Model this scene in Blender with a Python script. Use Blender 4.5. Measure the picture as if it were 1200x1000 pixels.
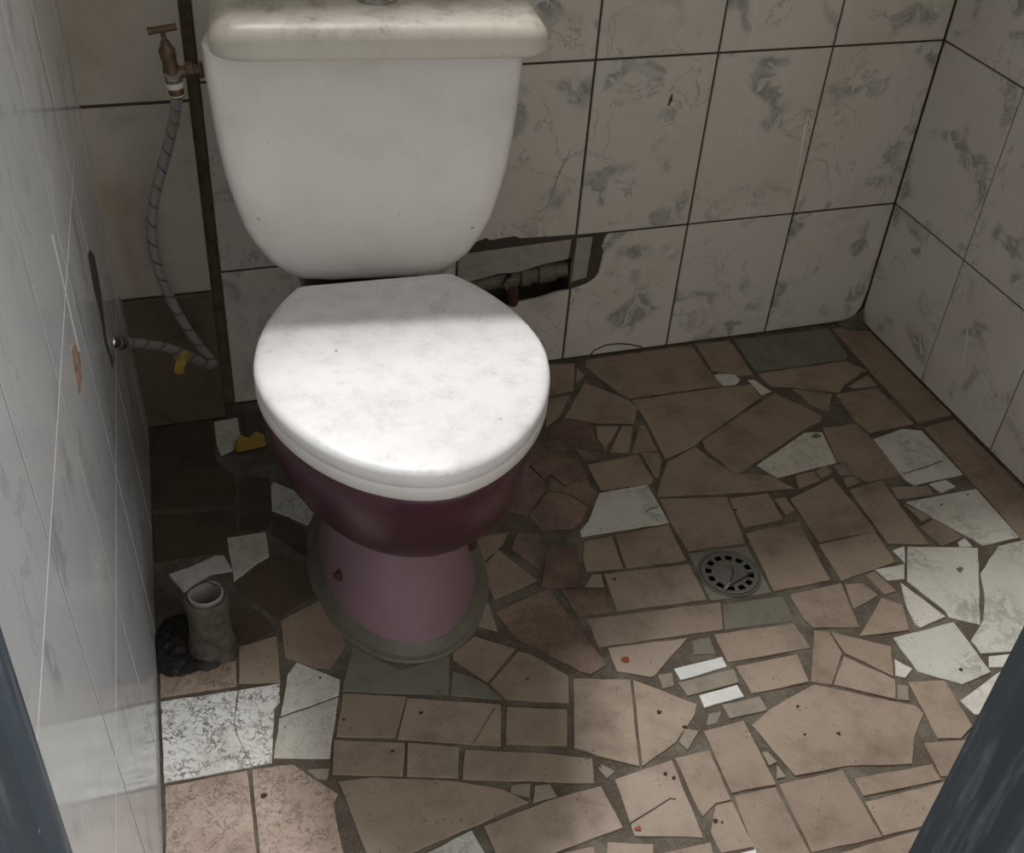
import bpy, bmesh, math, random
from mathutils import Vector, Matrix, noise as mnoise

# ------------------------------------------------------------------ scene basics
scene = bpy.context.scene
col = scene.collection
for o in list(bpy.data.objects):
    bpy.data.objects.remove(o)
R = random.Random(7)

# camera (solved from the wall tile grid: tiles 20 cm wide, corner at the origin)
cam_d = bpy.data.cameras.new('camera')
cam = bpy.data.objects.new('camera', cam_d)
col.objects.link(cam)
cam.location = (-1.26019, -1.51070, 1.14071)
cam.rotation_euler = (0.900811, -0.063872, -0.311224)
cam_d.sensor_fit = 'HORIZONTAL'
cam_d.sensor_width = 36.0
cam_d.lens = 39.9734
cam_d.clip_start = 0.02
scene.camera = cam

# world: pale overcast daylight, seen through the doorway
WORLD = 0.72
world = bpy.data.worlds.new('sky')
scene.world = world
world.use_nodes = True
wn = world.node_tree.nodes
wn['Background'].inputs[0].default_value = (1.0, 0.975, 0.93, 1)
wn['Background'].inputs[1].default_value = WORLD

# high window in the back wall (above the picture) and the bright gap of sky beyond it
WIN = (-1.27, -0.05, 1.355, 2.27)      # x0, x1, z0, z1
LIGHT_POWER = 113.0
LIGHT_SIZE = (0.75, 0.36)
LIGHT_AIM = Vector((-0.90, -0.62, 0.0))
LIGHT_DIR = Vector((-0.05, 0.455, 1.0))
LIGHT_H = 3.6
ld = bpy.data.lights.new('window_daylight', 'AREA')
ld.shape = 'RECTANGLE'
ld.size, ld.size_y = LIGHT_SIZE
ld.energy = LIGHT_POWER
ld.color = (1.0, 0.985, 0.97)
lo = bpy.data.objects.new('window_daylight', ld)
col.objects.link(lo)
lo.location = LIGHT_AIM + LIGHT_DIR * LIGHT_H
lo.rotation_euler = LIGHT_DIR.to_track_quat('Z', 'Y').to_euler()

# added wide sun through the doorway, put in to brighten the left wall
sd_ = bpy.data.lights.new('doorway_fill_sun', 'SUN')
sd_.energy = 1.2
sd_.angle = math.radians(45)
sd_.color = (0.93, 0.97, 1.0)
so = bpy.data.objects.new('doorway_fill_sun', sd_)
col.objects.link(so)
so.location = (1.5, -3.0, 2.5)
so.rotation_euler = Vector((0.85, -0.75, 0.62)).to_track_quat('Z', 'Y').to_euler()

scene.view_settings.view_transform = 'Standard'
scene.view_settings.look = 'None'
scene.view_settings.gamma = 1.0
scene.view_settings.use_curve_mapping = False
scene.view_settings.exposure = 0.0

# ------------------------------------------------------------------ helpers
def link(name, bm, mats, parent=None, smooth=False, angle=None):
    me = bpy.data.meshes.new(name)
    bmesh.ops.recalc_face_normals(bm, faces=bm.faces[:])
    bm.to_mesh(me)
    bm.free()
    for m in (mats if isinstance(mats, (list, tuple)) else [mats]):
        me.materials.append(m)
    if smooth:
        for p in me.polygons:
            p.use_smooth = True
        if angle:
            me.set_sharp_from_angle(angle=math.radians(angle))
    o = bpy.data.objects.new(name, me)
    col.objects.link(o)
    if parent is not None:
        o.parent = parent
        o.matrix_parent_inverse = Matrix.Identity(4)
    return o

def tag(o, label, cat, group=None, kind=None):
    o['label'] = label
    o['category'] = cat
    if group: o['group'] = group
    if kind: o['kind'] = kind
    return o

def structure(o):
    o['kind'] = 'structure'
    return o

def thing(name, loc, label, cat, rotz=0.0, group=None):
    o = bpy.data.objects.new(name, None)
    o.empty_display_size = 0.05
    col.objects.link(o)
    o.location = loc
    o.rotation_euler = (0, 0, rotz)
    return tag(o, label, cat, group)

def loft(bm, rings, cap0=True, cap1=True, closed=True, mat=0):
    vs = [[bm.verts.new(p) for p in r] for r in rings]
    n = len(vs[0])
    fs = []
    for a, b in zip(vs, vs[1:]):
        for i in range(n if closed else n - 1):
            j = (i + 1) % n
            fs.append(bm.faces.new((a[i], a[j], b[j], b[i])))
    if cap0: fs.append(bm.faces.new(vs[0][::-1]))
    if cap1: fs.append(bm.faces.new(vs[-1]))
    for f in fs: f.material_index = mat
    return vs

def smooth_path(pts, step=0.006):
    P = [Vector(p) for p in pts]
    P = [P[0] * 2 - P[1]] + P + [P[-1] * 2 - P[-2]]
    out = []
    for i in range(1, len(P) - 2):
        a, b, c, d = P[i - 1:i + 3]
        n = max(2, int((c - b).length / step))
        for k in range(n):
            t = k / n
            out.append(0.5 * ((2 * b) + (c - a) * t + (2 * a - 5 * b + 4 * c - d) * t * t + (3 * b - a - 3 * c + d) * t ** 3))
    out.append(P[-2])
    return out

def tube(bm, pts, r, seg=14, cap=True, mat=0, uv=None):
    pts = [Vector(p) for p in pts]
    rad = r if isinstance(r, (list, tuple)) else [r] * len(pts)
    t = (pts[1] - pts[0]).normalized()
    up = Vector((0, 0, 1)) if abs(t.z) < 0.9 else Vector((1, 0, 0))
    x = t.cross(up).normalized()
    rings = []
    for i, p in enumerate(pts):
        if 0 < i < len(pts) - 1: t = (pts[i + 1] - pts[i - 1]).normalized()
        elif i: t = (pts[i] - pts[i - 1]).normalized()
        x = (x - t * x.dot(t)).normalized()
        y = t.cross(x)
        rings.append([p + (x * math.cos(a) + y * math.sin(a)) * rad[i] for a in [2 * math.pi * k / seg for k in range(seg)]])
    vs = loft(bm, rings, cap, cap, mat=mat)
    if uv is not None:
        L = 0.0
        lens = [0.0]
        for a, b in zip(pts, pts[1:]):
            L += (b - a).length
            lens.append(L)
        idx = {}
        for i, r_ in enumerate(vs):
            for k, v in enumerate(r_): idx[v] = (i, k)
        for v in idx:
            for lp in v.link_loops:
                i, k = idx[v]
                ks = [idx[l.vert][1] for l in lp.face.loops]
                if max(ks) - min(ks) > 1 and k == 0: k = seg
                lp[uv].uv = (k / seg, lens[i])
    return vs

def lathe(bm, prof, axis_o=(0, 0, 0), axis=(0, 0, 1), seg=24, mat=0, cap=True):
    o = Vector(axis_o); a = Vector(axis).normalized()
    u = a.cross(Vector((0, 0, 1)) if abs(a.z) < 0.9 else Vector((1, 0, 0))).normalized()
    v = a.cross(u)
    rings = [[o + a * h + (u * math.cos(t) + v * math.sin(t)) * r for t in [2 * math.pi * k / seg for k in range(seg)]] for r, h in prof]
    return loft(bm, rings, cap, cap, mat=mat)

def box(bm, x0, x1, y0, y1, z0, z1, mat=0):
    v = [bm.verts.new((x, y, z)) for z in (z0, z1) for y in (y0, y1) for x in (x0, x1)]
    for f in ((0, 2, 3, 1), (4, 5, 7, 6), (0, 1, 5, 4), (2, 6, 7, 3), (0, 4, 6, 2), (1, 3, 7, 5)):
        bm.faces.new([v[i] for i in f]).material_index = mat

def prism(bm, poly, place, h0, h1, mat=0):
    """polygon (a, b) swept from h0 to h1; place(a, b, h) gives the point"""
    loft(bm, [[place(a, b, h0) for a, b in poly], [place(a, b, h1) for a, b in poly]], mat=mat)

# ------------------------------------------------------------------ materials
class NT:
    def __init__(s, name):
        s.m = bpy.data.materials.new(name)
        s.m.use_nodes = True
        s.t = s.m.node_tree
        s.b = s.t.nodes['Principled BSDF']
        s.co = s.t.nodes.new('ShaderNodeTexCoord')
    def n(s, typ, **kw):
        x = s.t.nodes.new(typ)
        for k, v in kw.items(): setattr(x, k, v)
        return x
    def set(s, sock, v):
        if hasattr(v, 'is_output') or isinstance(v, bpy.types.NodeSocket): s.t.links.new(v, sock)
        else: sock.default_value = v
    def math(s, op, a, b=0.0, c=0.0, clamp=False):
        x = s.n('ShaderNodeMath', operation=op, use_clamp=clamp)
        s.set(x.inputs[0], a); s.set(x.inputs[1], b); s.set(x.inputs[2], c)
        return x.outputs[0]
    def vmath(s, op, a, b):
        x = s.n('ShaderNodeVectorMath', operation=op)
        s.set(x.inputs[0], a); s.set(x.inputs[1], b)
        return x.outputs[0]
    def noise(s, vec, scale, detail=4.0, rough=0.55, dist=0.0):
        x = s.n('ShaderNodeTexNoise')
        s.set(x.inputs['Vector'], vec)
        x.inputs['Scale'].default_value = scale; x.inputs['Detail'].default_value = detail
        x.inputs['Roughness'].default_value = rough; x.inputs['Distortion'].default_value = dist
        return x.outputs[0]
    def noisec(s, vec, scale, detail=3.0):
        x = s.n('ShaderNodeTexNoise')
        s.set(x.inputs['Vector'], vec)
        x.inputs['Scale'].default_value = scale; x.inputs['Detail'].default_value = detail
        return x.outputs[1]
    def voro(s, vec, scale, feature='DISTANCE_TO_EDGE', rnd=1.0):
        x = s.n('ShaderNodeTexVoronoi', feature=feature)
        s.set(x.inputs['Vector'], vec)
        x.inputs['Scale'].default_value = scale
        x.inputs['Randomness'].default_value = rnd
        return x
    def step(s, v, a, b, lo=0.0, hi=1.0):
        x = s.n('ShaderNodeMapRange', interpolation_type='SMOOTHSTEP')
        s.set(x.inputs[0], v)
        x.inputs[1].default_value = a; x.inputs[2].default_value = b
        x.inputs[3].default_value = lo; x.inputs[4].default_value = hi
        return x.outputs[0]
    def mix(s, f, a, b):
        x = s.n('ShaderNodeMix', data_type='RGBA')
        s.set(x.inputs[0], f)
        s.set(x.inputs[6], a if not isinstance(a, tuple) else (*a, 1)); s.set(x.inputs[7], b if not isinstance(b, tuple) else (*b, 1))
        return x.outputs[2]
    def warp(s, vec, scale, amt):
        nc = s.noisec(vec, scale)
        c = s.vmath('SUBTRACT', nc, (0.5, 0.5, 0.5))
        sc = s.n('ShaderNodeVectorMath', operation='SCALE')
        s.set(sc.inputs[0], c); sc.inputs[3].default_value = amt
        return s.vmath('ADD', vec, sc.outputs[0])
    def bump(s, h, strength=0.3, dist=0.002):
        x = s.n('ShaderNodeBump')
        x.inputs['Strength'].default_value = strength; x.inputs['Distance'].default_value = dist
        s.set(x.inputs['Height'], h)
        s.t.links.new(x.outputs[0], s.b.inputs['Normal'])
    def out(s, color, rough=0.5, metal=0.0, spec=None):
        s.set(s.b.inputs['Base Color'], color if not isinstance(color, tuple) else (*color, 1))
        s.set(s.b.inputs['Roughness'], rough)
        s.set(s.b.inputs['Metallic'], metal)
        if spec is not None: s.b.inputs['Specular IOR Level'].default_value = spec
        return s.m

def seed_coord(k, ax=1.0, ay=1.0, mul=23.0):
    """per-tile coordinates: local tile UV plus a per-tile random offset"""
    uv = k.n('ShaderNodeUVMap', uv_map='UVMap').outputs[0]
    sd = k.n('ShaderNodeUVMap', uv_map='Seed').outputs[0]
    a = k.vmath('MULTIPLY', uv, (ax, ay, 1))
    b = k.vmath('MULTIPLY', sd, (mul, mul, 1))
    return k.vmath('ADD', a, b), sd

def mat_wall_tile(name, base, rough, vein=(0.19, 0.215, 0.22), grime=0.5, vein_amt=0.75, stretch=1.0):
    k = NT(name)
    c, sd = seed_coord(k, 1.0, 1.45 * stretch)
    blotch = k.step(k.noise(c, 2.4, 2.0, 0.5, 0.5), 0.55, 0.68)
    w = k.warp(c, 3.0, 0.35)
    n2 = k.noise(w, 5.5, 6.0, 0.62, 0.6)
    ridge = k.step(k.math('ABSOLUTE', k.math('SUBTRACT', n2, 0.5)), 0.0, 0.085, 1.0, 0.0)
    n3 = k.noise(w, 2.2, 5.0, 0.6, 0.8)
    thin = k.step(k.math('ABSOLUTE', k.math('SUBTRACT', n3, 0.48)), 0.0, 0.022, 0.5, 0.0)
    v = k.math('MAXIMUM', k.math('MULTIPLY', blotch, k.math('MULTIPLY_ADD', ridge, 0.60, k.step(n2, 0.42, 0.62, 0.12, 0.5))), k.math('MULTIPLY', thin, k.step(k.noise(c, 1.4, 1.0), 0.45, 0.6)))
    cl = k.mix(k.math('MULTIPLY', v, vein_amt), base, vein)
    ob = k.co.outputs['Object']
    g = k.step(k.noise(ob, 4.0, 6.0, 0.65), 0.42, 0.75)
    cl = k.mix(k.math('MULTIPLY', g, grime), cl, tuple(x * y for x, y in zip(base, (0.62, 0.56, 0.48))))
    fine = k.noise(ob, 420.0, 2.0)
    cl = k.mix(k.step(fine, 0.35, 0.75, 0.0, 0.16), cl, tuple(x * 0.55 for x in base))
    r = k.math('MULTIPLY_ADD', g, 0.22, rough)
    return k.out(cl, r)

def mat_floor(name, ca, cb, grime=0.5, rough=0.62, crackle=0.0, crack_col=(0.035, 0.022, 0.014), specks=True, vein=0.0, stain=None, cscale=46.0):
    k = NT(name)
    ob = k.co.outputs['Object']
    sd = k.n('ShaderNodeUVMap', uv_map='Seed').outputs[0]
    sx = k.n('ShaderNodeSeparateXYZ'); k.set(sx.inputs[0], sd)
    cl = k.mix(sx.outputs[0], ca, cb)
    g = k.step(k.noise(ob, 13.0, 7.0, 0.66), 0.40, 0.78)
    cl = k.mix(k.math('MULTIPLY', g, grime), cl, tuple(x * y for x, y in zip(ca, (0.42, 0.38, 0.33))))
    fine = k.noise(ob, 300.0, 3.0, 0.7)
    cl = k.mix(k.step(fine, 0.45, 0.8, 0.0, 0.35), cl, tuple(x * 0.5 for x in ca))
    if vein:
        n2 = k.noise(k.warp(ob, 14.0, 0.05), 26.0, 6.0, 0.65, 0.8)
        rd = k.step(k.math('ABSOLUTE', k.math('SUBTRACT', n2, 0.5)), 0.0, 0.06, 1.0, 0.0)
        cl = k.mix(k.math('MULTIPLY', k.math('MULTIPLY', rd, k.step(k.noise(ob, 9.0, 2.0), 0.42, 0.62)), vein), cl, (0.16, 0.16, 0.14))
    if crackle:
        w = k.warp(k.warp(ob, 30.0, 0.022), 110.0, 0.010)
        d = k.voro(w, cscale).outputs['Distance']
        rn = k.math('ABSOLUTE', k.math('SUBTRACT', k.noise(k.warp(ob, 40.0, 0.012), cscale * 0.95, 6.0, 0.68, 0.5), 0.5))
        m = k.math('MAXIMUM', k.math('MULTIPLY', k.step(d, 0.01, 0.06, 1.0, 0.0), k.step(k.noise(ob, 55.0, 3.0), 0.48, 0.60)), k.step(rn, 0.008, 0.046, 1.0, 0.0))
        m = k.math('MULTIPLY', m, k.step(k.noise(ob, 34.0, 5.0, 0.75), 0.38, 0.58))
        cl = k.mix(k.math('MULTIPLY', m, crackle), cl, crack_col)
    if specks:
        vd = k.voro(k.warp(ob, 60.0, 0.01), 120.0, 'F1').outputs['Distance']
        sp = k.math('MULTIPLY', k.step(vd, 0.05, 0.26, 1.0, 0.0), k.step(k.noise(ob, 30.0, 3.0), 0.47, 0.60))
        cl = k.mix(k.math('MULTIPLY', sp, 0.6), cl, (0.02, 0.014, 0.01))
    if stain:
        st = k.step(k.noise(ob, 7.0, 6.0, 0.7), 0.40, 0.66)
        cl = k.mix(k.math('MULTIPLY', st, stain[1]), cl, stain[0])
    k.bump(k.noise(ob, 160.0, 4.0), 0.12, 0.001)
    return k.out(cl, k.math('MULTIPLY_ADD', g, 0.2, rough - 0.1))

def mat_plain(name, c, rough=0.5, metal=0.0, var=0.25, scale=30.0, dark=(0.5, 0.5, 0.5), bump=0.0, spec=None):
    k = NT(name)
    ob = k.co.outputs['Object']
    g = k.step(k.noise(ob, scale, 6.0, 0.62), 0.38, 0.72)
    cl = k.mix(k.math('MULTIPLY', g, var), c, tuple(x * y for x, y in zip(c, dark)))
    if bump: k.bump(k.noise(ob, scale * 4, 5.0), bump, 0.002)
    return k.out(cl, rough, metal, spec)

M = {}
M['wall'] = mat_wall_tile('marbled_wall_tile', (0.735, 0.70, 0.645), 0.30, vein=(0.17, 0.20, 0.21), vein_amt=0.9, grime=0.42)
M['wall_l'] = mat_wall_tile('marbled_side_tile', (0.67, 0.675, 0.68), 0.08, grime=0.18, vein_amt=0.55, stretch=0.55)
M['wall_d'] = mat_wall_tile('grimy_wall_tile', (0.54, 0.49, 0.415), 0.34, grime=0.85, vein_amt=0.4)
M['wall_b'] = mat_wall_tile('dark_brown_wall_tile', (0.15, 0.12, 0.085), 0.42, vein=(0.06, 0.045, 0.03), grime=0.9)  # darker brown tile for the bottom of the boxed-out strip
M['grout_d'] = mat_plain('brown_grout', (0.085, 0.058, 0.040), 0.85, var=0.5, scale=60)
M['grout_w'] = mat_plain('white_grout', (0.72, 0.70, 0.67), 0.7, var=0.3, scale=60)
M['plaster'] = mat_plain('painted_plaster', (0.52, 0.50, 0.46), 0.85, var=0.3, scale=8)
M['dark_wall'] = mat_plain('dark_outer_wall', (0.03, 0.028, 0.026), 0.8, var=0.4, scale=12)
M['cement'] = mat_plain('grey_cement', (0.40, 0.37, 0.325), 0.9, var=0.4, scale=45, bump=0.4)
M['cement_d'] = mat_plain('dark_cement', (0.085, 0.070, 0.055), 0.95, var=0.6, scale=50, bump=0.6)
M['brown_strip'] = mat_plain('mottled_brown_joint', (0.17, 0.125, 0.09), 0.9, var=0.85, scale=28, dark=(0.4, 0.36, 0.32))  # mottled brown strip between the boxed-out corner and the back wall tiles
M['crust'] = mat_plain('brown_cement_crust', (0.095, 0.078, 0.060), 0.9, var=0.85, scale=55, dark=(0.3, 0.26, 0.22), bump=0.6)
M['paint_drip'] = mat_plain('white_paint_drip', (0.86, 0.86, 0.83), 0.55, var=0.2)
M['brick'] = mat_plain('broken_brick', (0.36, 0.25, 0.175), 0.95, var=0.95, scale=120, dark=(0.22, 0.15, 0.12), bump=0.6)

k = NT('floor_mortar')
ob = k.co.outputs['Object']
c_ = k.mix(k.step(k.noise(ob, 16.0, 6.0, 0.65), 0.30, 0.60), (0.165, 0.148, 0.112), (0.085, 0.064, 0.046))
c_ = k.mix(k.step(k.noise(ob, 340.0, 2.0), 0.5, 0.8, 0.0, 0.5), c_, (0.26, 0.235, 0.19))
k.bump(k.noise(ob, 200.0, 5.0), 0.4, 0.002)
M['mortar'] = k.out(c_, 0.9)
M['b'] = mat_floor('brown_floor_tile', (0.285, 0.216, 0.160), (0.350, 0.272, 0.205), grime=0.75)
M['r'] = mat_floor('rust_stained_floor_tile', (0.215, 0.142, 0.105), (0.28, 0.20, 0.155), grime=0.85, crackle=0.35, stain=((0.065, 0.024, 0.018), 0.6), cscale=60)
M['d'] = mat_floor('dark_brown_floor_tile', (0.075, 0.051, 0.034), (0.105, 0.073, 0.050), grime=0.8)  # much darker brown than the other floor tiles, used in the left corner
M['p'] = mat_floor('pink_crackled_floor_tile', (0.42, 0.315, 0.25), (0.46, 0.35, 0.285), grime=0.55, crackle=0.75, crack_col=(0.10, 0.055, 0.035), cscale=82)
M['p0'] = mat_floor('pale_pink_floor_tile', (0.345, 0.27, 0.21), (0.37, 0.29, 0.225), grime=0.6)
M['g'] = mat_floor('green_grey_floor_cement', (0.15, 0.145, 0.11), (0.22, 0.21, 0.165), grime=0.6, specks=False)
M['o'] = mat_floor('olive_grey_floor_chip', (0.25, 0.215, 0.165), (0.33, 0.285, 0.22), grime=0.5)
M['v'] = mat_floor('veined_white_floor_tile', (0.54, 0.54, 0.48), (0.66, 0.65, 0.59), grime=0.35, vein=0.5)
M['w'] = mat_floor('white_floor_chip', (0.60, 0.57, 0.51), (0.70, 0.68, 0.62), grime=0.3, vein=0.25)
M['W'] = mat_floor('bright_white_floor_chip', (0.72, 0.72, 0.70), (0.76, 0.76, 0.74), grime=0.45, specks=False)
M['c'] = mat_floor('speckled_white_floor_tile', (0.58, 0.55, 0.48), (0.64, 0.61, 0.54), grime=0.5, crackle=0.3, cscale=70)
M['m'] = mat_floor('crackled_white_floor_tile', (0.86, 0.86, 0.83), (0.88, 0.87, 0.85), grime=0.25, crackle=0.95, stain=((0.34, 0.25, 0.14), 0.28), crack_col=(0.05, 0.036, 0.022), specks=False, cscale=78)
KINDS = ['b', 'd', 'r', 'p', 'p0', 'g', 'o', 'v', 'w', 'W', 'c', 'm']

def mat_dirty_white(name, base, dust, rough, amt, speck=0.8, lo=0.42, hi=0.75, scale=26.0):
    k = NT(name)
    ob = k.co.outputs['Object']
    ge = k.n('ShaderNodeNewGeometry')
    sx = k.n('ShaderNodeSeparateXYZ'); k.set(sx.inputs[0], ge.outputs['Normal'])
    up = k.step(sx.outputs[2], 0.15, 0.8)                # dust settles on what faces up
    n = k.noise(ob, scale, 8.0, 0.7)
    d = k.step(n, lo, hi)
    fine = k.step(k.noise(ob, 160.0, 4.0, 0.7), 0.5, 0.72)
    d = k.math('MULTIPLY', d, k.math('MULTIPLY_ADD', fine, 0.6, 0.4))
    cl = k.mix(k.math('MULTIPLY', k.math('MULTIPLY', d, up), amt), base, dust)
    side = k.math('MULTIPLY', k.step(k.noise(ob, 14.0, 5.0), 0.45, 0.8), 0.18)
    cl = k.mix(side, cl, dust)
    vd = k.voro(k.warp(ob, 40.0, 0.02), 48.0, 'F1').outputs['Distance']
    sp = k.math('MULTIPLY', k.step(vd, 0.03, 0.11, 1.0, 0.0), k.step(k.noise(ob, 25.0, 1.0), 0.56, 0.60))
    cl = k.mix(k.math('MULTIPLY', sp, speck), cl, (0.05, 0.04, 0.03))
    return k.out(cl, k.math('MULTIPLY_ADD', d, 0.3, rough))

M['lid'] = mat_dirty_white('dusty_white_plastic', (0.83, 0.82, 0.825), (0.36, 0.30, 0.26), 0.34, 0.75, lo=0.42, hi=0.74, scale=34.0)
M['seat'] = mat_plain('white_plastic', (0.74, 0.71, 0.69), 0.32, var=0.2, scale=16, dark=(0.75, 0.7, 0.66))
M['cistern'] = mat_dirty_white('white_porcelain', (0.80, 0.775, 0.745), (0.30, 0.25, 0.19), 0.16, 0.3)
M['cistern_lid'] = mat_dirty_white('grimy_white_porcelain', (0.66, 0.62, 0.54), (0.17, 0.13, 0.085), 0.42, 0.95, lo=0.44, hi=0.66, scale=19)
M['maroon'] = mat_plain('maroon_porcelain', (0.062, 0.016, 0.028), 0.30, var=0.35, scale=14)
M['lilac'] = mat_plain('dusty_lilac_porcelain', (0.29, 0.185, 0.225), 0.4, var=0.4, scale=12, dark=(0.72, 0.66, 0.62))
M['chrome'] = mat_plain('worn_chrome', (0.52, 0.51, 0.49), 0.25, 1.0, var=0.3)
M['steel'] = mat_plain('dull_steel', (0.40, 0.38, 0.36), 0.38, 1.0, var=0.4, scale=90)
M['brass'] = mat_plain('tarnished_brass', (0.135, 0.085, 0.052), 0.45, 0.45, var=0.8, scale=110, dark=(0.4, 0.35, 0.3))
M['tape'] = mat_plain('white_thread_tape', (0.62, 0.57, 0.50), 0.7, var=0.3)
M['rust'] = mat_plain('rusty_iron', (0.085, 0.042, 0.026), 0.9, 0.2, var=0.7, scale=120, bump=0.4)
M['pipe_d'] = mat_plain('grimy_iron_pipe', (0.21, 0.185, 0.15), 0.6, 0.3, var=0.7, scale=70, bump=0.4)
M['grate'] = mat_plain('grey_drain_metal', (0.145, 0.136, 0.118), 0.55, 0.2, var=0.5, scale=120)
M['speck'] = mat_plain('dark_brown_dirt', (0.045, 0.030, 0.020), 0.9, var=0.4)
M['black'] = mat_plain('black_slot_shade', (0.008, 0.007, 0.006), 0.9, var=0.2)
M['muck'] = mat_plain('wet_black_muck', (0.007, 0.006, 0.0045), 0.65, var=0.5, scale=60, bump=0.6)
M['yellow'] = mat_plain('yellow_plastic', (0.46, 0.31, 0.05), 0.5, var=0.5, scale=90)
M['pvc'] = mat_plain('white_pvc', (0.34, 0.31, 0.285), 0.5, var=0.5, scale=60)
M['shard'] = mat_plain('grey_tile_back', (0.25, 0.235, 0.215), 0.8, var=0.5, scale=70, bump=0.2)
M['wire'] = mat_plain('black_wire', (0.02, 0.018, 0.016), 0.6)
M['twig'] = mat_plain('dark_twig', (0.03, 0.02, 0.014), 0.8)
M['leaf'] = mat_plain('pale_dry_leaf', (0.45, 0.42, 0.36), 0.6)
M['blood'] = mat_plain('red_brown_mark', (0.26, 0.06, 0.03), 0.8, var=0.4)
M['glass'] = mat_plain('window_frame_paint', (0.5, 0.5, 0.48), 0.5)

k = NT('dark_blue_metal_paint')
ob = k.co.outputs['Object']
stz = k.vmath('MULTIPLY', ob, (1.0, 1.0, 0.10))
sc = k.step(k.noise(stz, 70.0, 6.0, 0.7), 0.50, 0.74)
c_ = k.mix(k.math('MULTIPLY', sc, 0.75), (0.062, 0.080, 0.102), (0.20, 0.235, 0.275))
vd = k.voro(ob, 70.0, 'F1').outputs['Distance']
c_ = k.mix(k.math('MULTIPLY', k.step(vd, 0.04, 0.12, 1.0, 0.0), k.step(k.noise(ob, 30.0, 1.0), 0.58, 0.62)), c_, (0.30, 0.30, 0.30))
M['jamb'] = k.out(c_, 0.42)

k = NT('braided_steel_hose')
uv = k.n('ShaderNodeUVMap', uv_map='UVMap').outputs[0]
sx = k.n('ShaderNodeSeparateXYZ'); k.set(sx.inputs[0], uv)
U, V = sx.outputs[0], sx.outputs[1]
def wv(sign, f):
    a = k.math('ADD', k.math('MULTIPLY', U, 2 * math.pi * 9), k.math('MULTIPLY', V, sign * f))
    return k.math('MULTIPLY_ADD', k.math('SINE', a), 0.5, 0.5)
br = k.math('MULTIPLY', wv(1, 1300.0), wv(-1, 1300.0))
bands = k.math('MULTIPLY', k.step(k.math('MULTIPLY_ADD', k.math('SINE', k.math('ADD', k.math('MULTIPLY', U, 2 * math.pi), k.math('MULTIPLY', V, 210.0))), 0.5, 0.5), 0.90, 0.97), k.step(wv(1, 1300.0), 0.45, 0.75))
c_ = k.mix(br, (0.30, 0.285, 0.28), (0.56, 0.54, 0.53))
c_ = k.mix(bands, c_, (0.03, 0.025, 0.025))
k.bump(br, 0.4, 0.001)
M['hose'] = k.out(c_, 0.42, 0.35)

# ------------------------------------------------------------------ tiled surfaces
def new_tile_bm():
    bm = bmesh.new()
    return bm, bm.loops.layers.uv.new('UVMap'), bm.loops.layers.uv.new('Seed')

def slab(bm, uvl, sdl, poly, place, h, bevel, mat, cell=None, seed=None, depth=0.006, tilt=0.0):
    """one tile or shard: polygon (a, b), top at height h with a small bevelled arris"""
    area = sum(p[0] * q[1] - q[0] * p[1] for p, q in zip(poly, poly[1:] + poly[:1]))
    if area < 0: poly = poly[::-1]
    n = len(poly)
    cx = sum(p[0] for p in poly) / n; cy = sum(p[1] for p in poly) / n
    inn = []
    for i in range(n):
        p0, p1, p2 = Vector(poly[i - 1]), Vector(poly[i]), Vector(poly[(i + 1) % n])
        e1 = (p1 - p0).normalized(); e2 = (p2 - p1).normalized()
        n1 = Vector((-e1.y, e1.x)); n2 = Vector((-e2.y, e2.x))
        b = n1 + n2
        d = max(0.35, 0.5 * b.length_squared)
        inn.append(p1 + b * 0.5 * bevel / max(0.35, (b * 0.5).length_squared) if b.length > 0.2 else p1)
    seed = seed or (R.random(), R.random())
    ta, tb = R.uniform(-tilt, tilt), R.uniform(-tilt, tilt)
    ht = lambda a, b: h + ta * (a - cx) + tb * (b - cy)
    rings = [[place(a, b, h - depth) for a, b in poly], [place(a, b, ht(a, b) - bevel) for a, b in poly], [place(p.x, p.y, ht(p.x, p.y)) for p in inn]]
    vs = [[bm.verts.new(p) for p in r] for r in rings]
    flat = [poly, poly, [(p.x, p.y) for p in inn]]
    fs = []
    for ri in range(2):
        for i in range(n):
            j = (i + 1) % n
            f = bm.faces.new((vs[ri][i], vs[ri][j], vs[ri + 1][j], vs[ri + 1][i]))
            fs.append((f, [flat[ri][i], flat[ri][j], flat[ri + 1][j], flat[ri + 1][i]]))
    f = bm.faces.new(vs[2]); fs.append((f, flat[2]))
    c = cell or (min(p[0] for p in poly), min(p[1] for p in poly), 0.2, 0.29)
    for f, uvs in fs:
        f.material_index = mat
        for lp, (a, b) in zip(f.loops, uvs):
            lp[uvl].uv = ((a - c[0]) / c[2], (b - c[1]) / c[3])
            lp[sdl].uv = seed

def inset_rect(a0, a1, b0, b1, g):
    return [(a0 + g, b0 + g), (a1 - g, b0 + g), (a1 - g, b1 - g), (a0 + g, b1 - g)]

def sheet_with_holes(bm, a0, a1, b0, b1, holes, place, mat=0):
    A = sorted({a0, a1, *[h[0] for h in holes], *[h[1] for h in holes]})
    B = sorted({b0, b1, *[h[2] for h in holes], *[h[3] for h in holes]})
    for i in range(len(A) - 1):
        for j in range(len(B) - 1):
            ca, cb = (A[i] + A[i + 1]) / 2, (B[j] + B[j + 1]) / 2
            if any(h[0] < ca < h[1] and h[2] < cb < h[3] for h in holes): continue
            bm.faces.new([bm.verts.new(place(a, b)) for a, b in ((A[i], B[j]), (A[i + 1], B[j]), (A[i + 1], B[j + 1]), (A[i], B[j + 1]))]).material_index = mat

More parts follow.
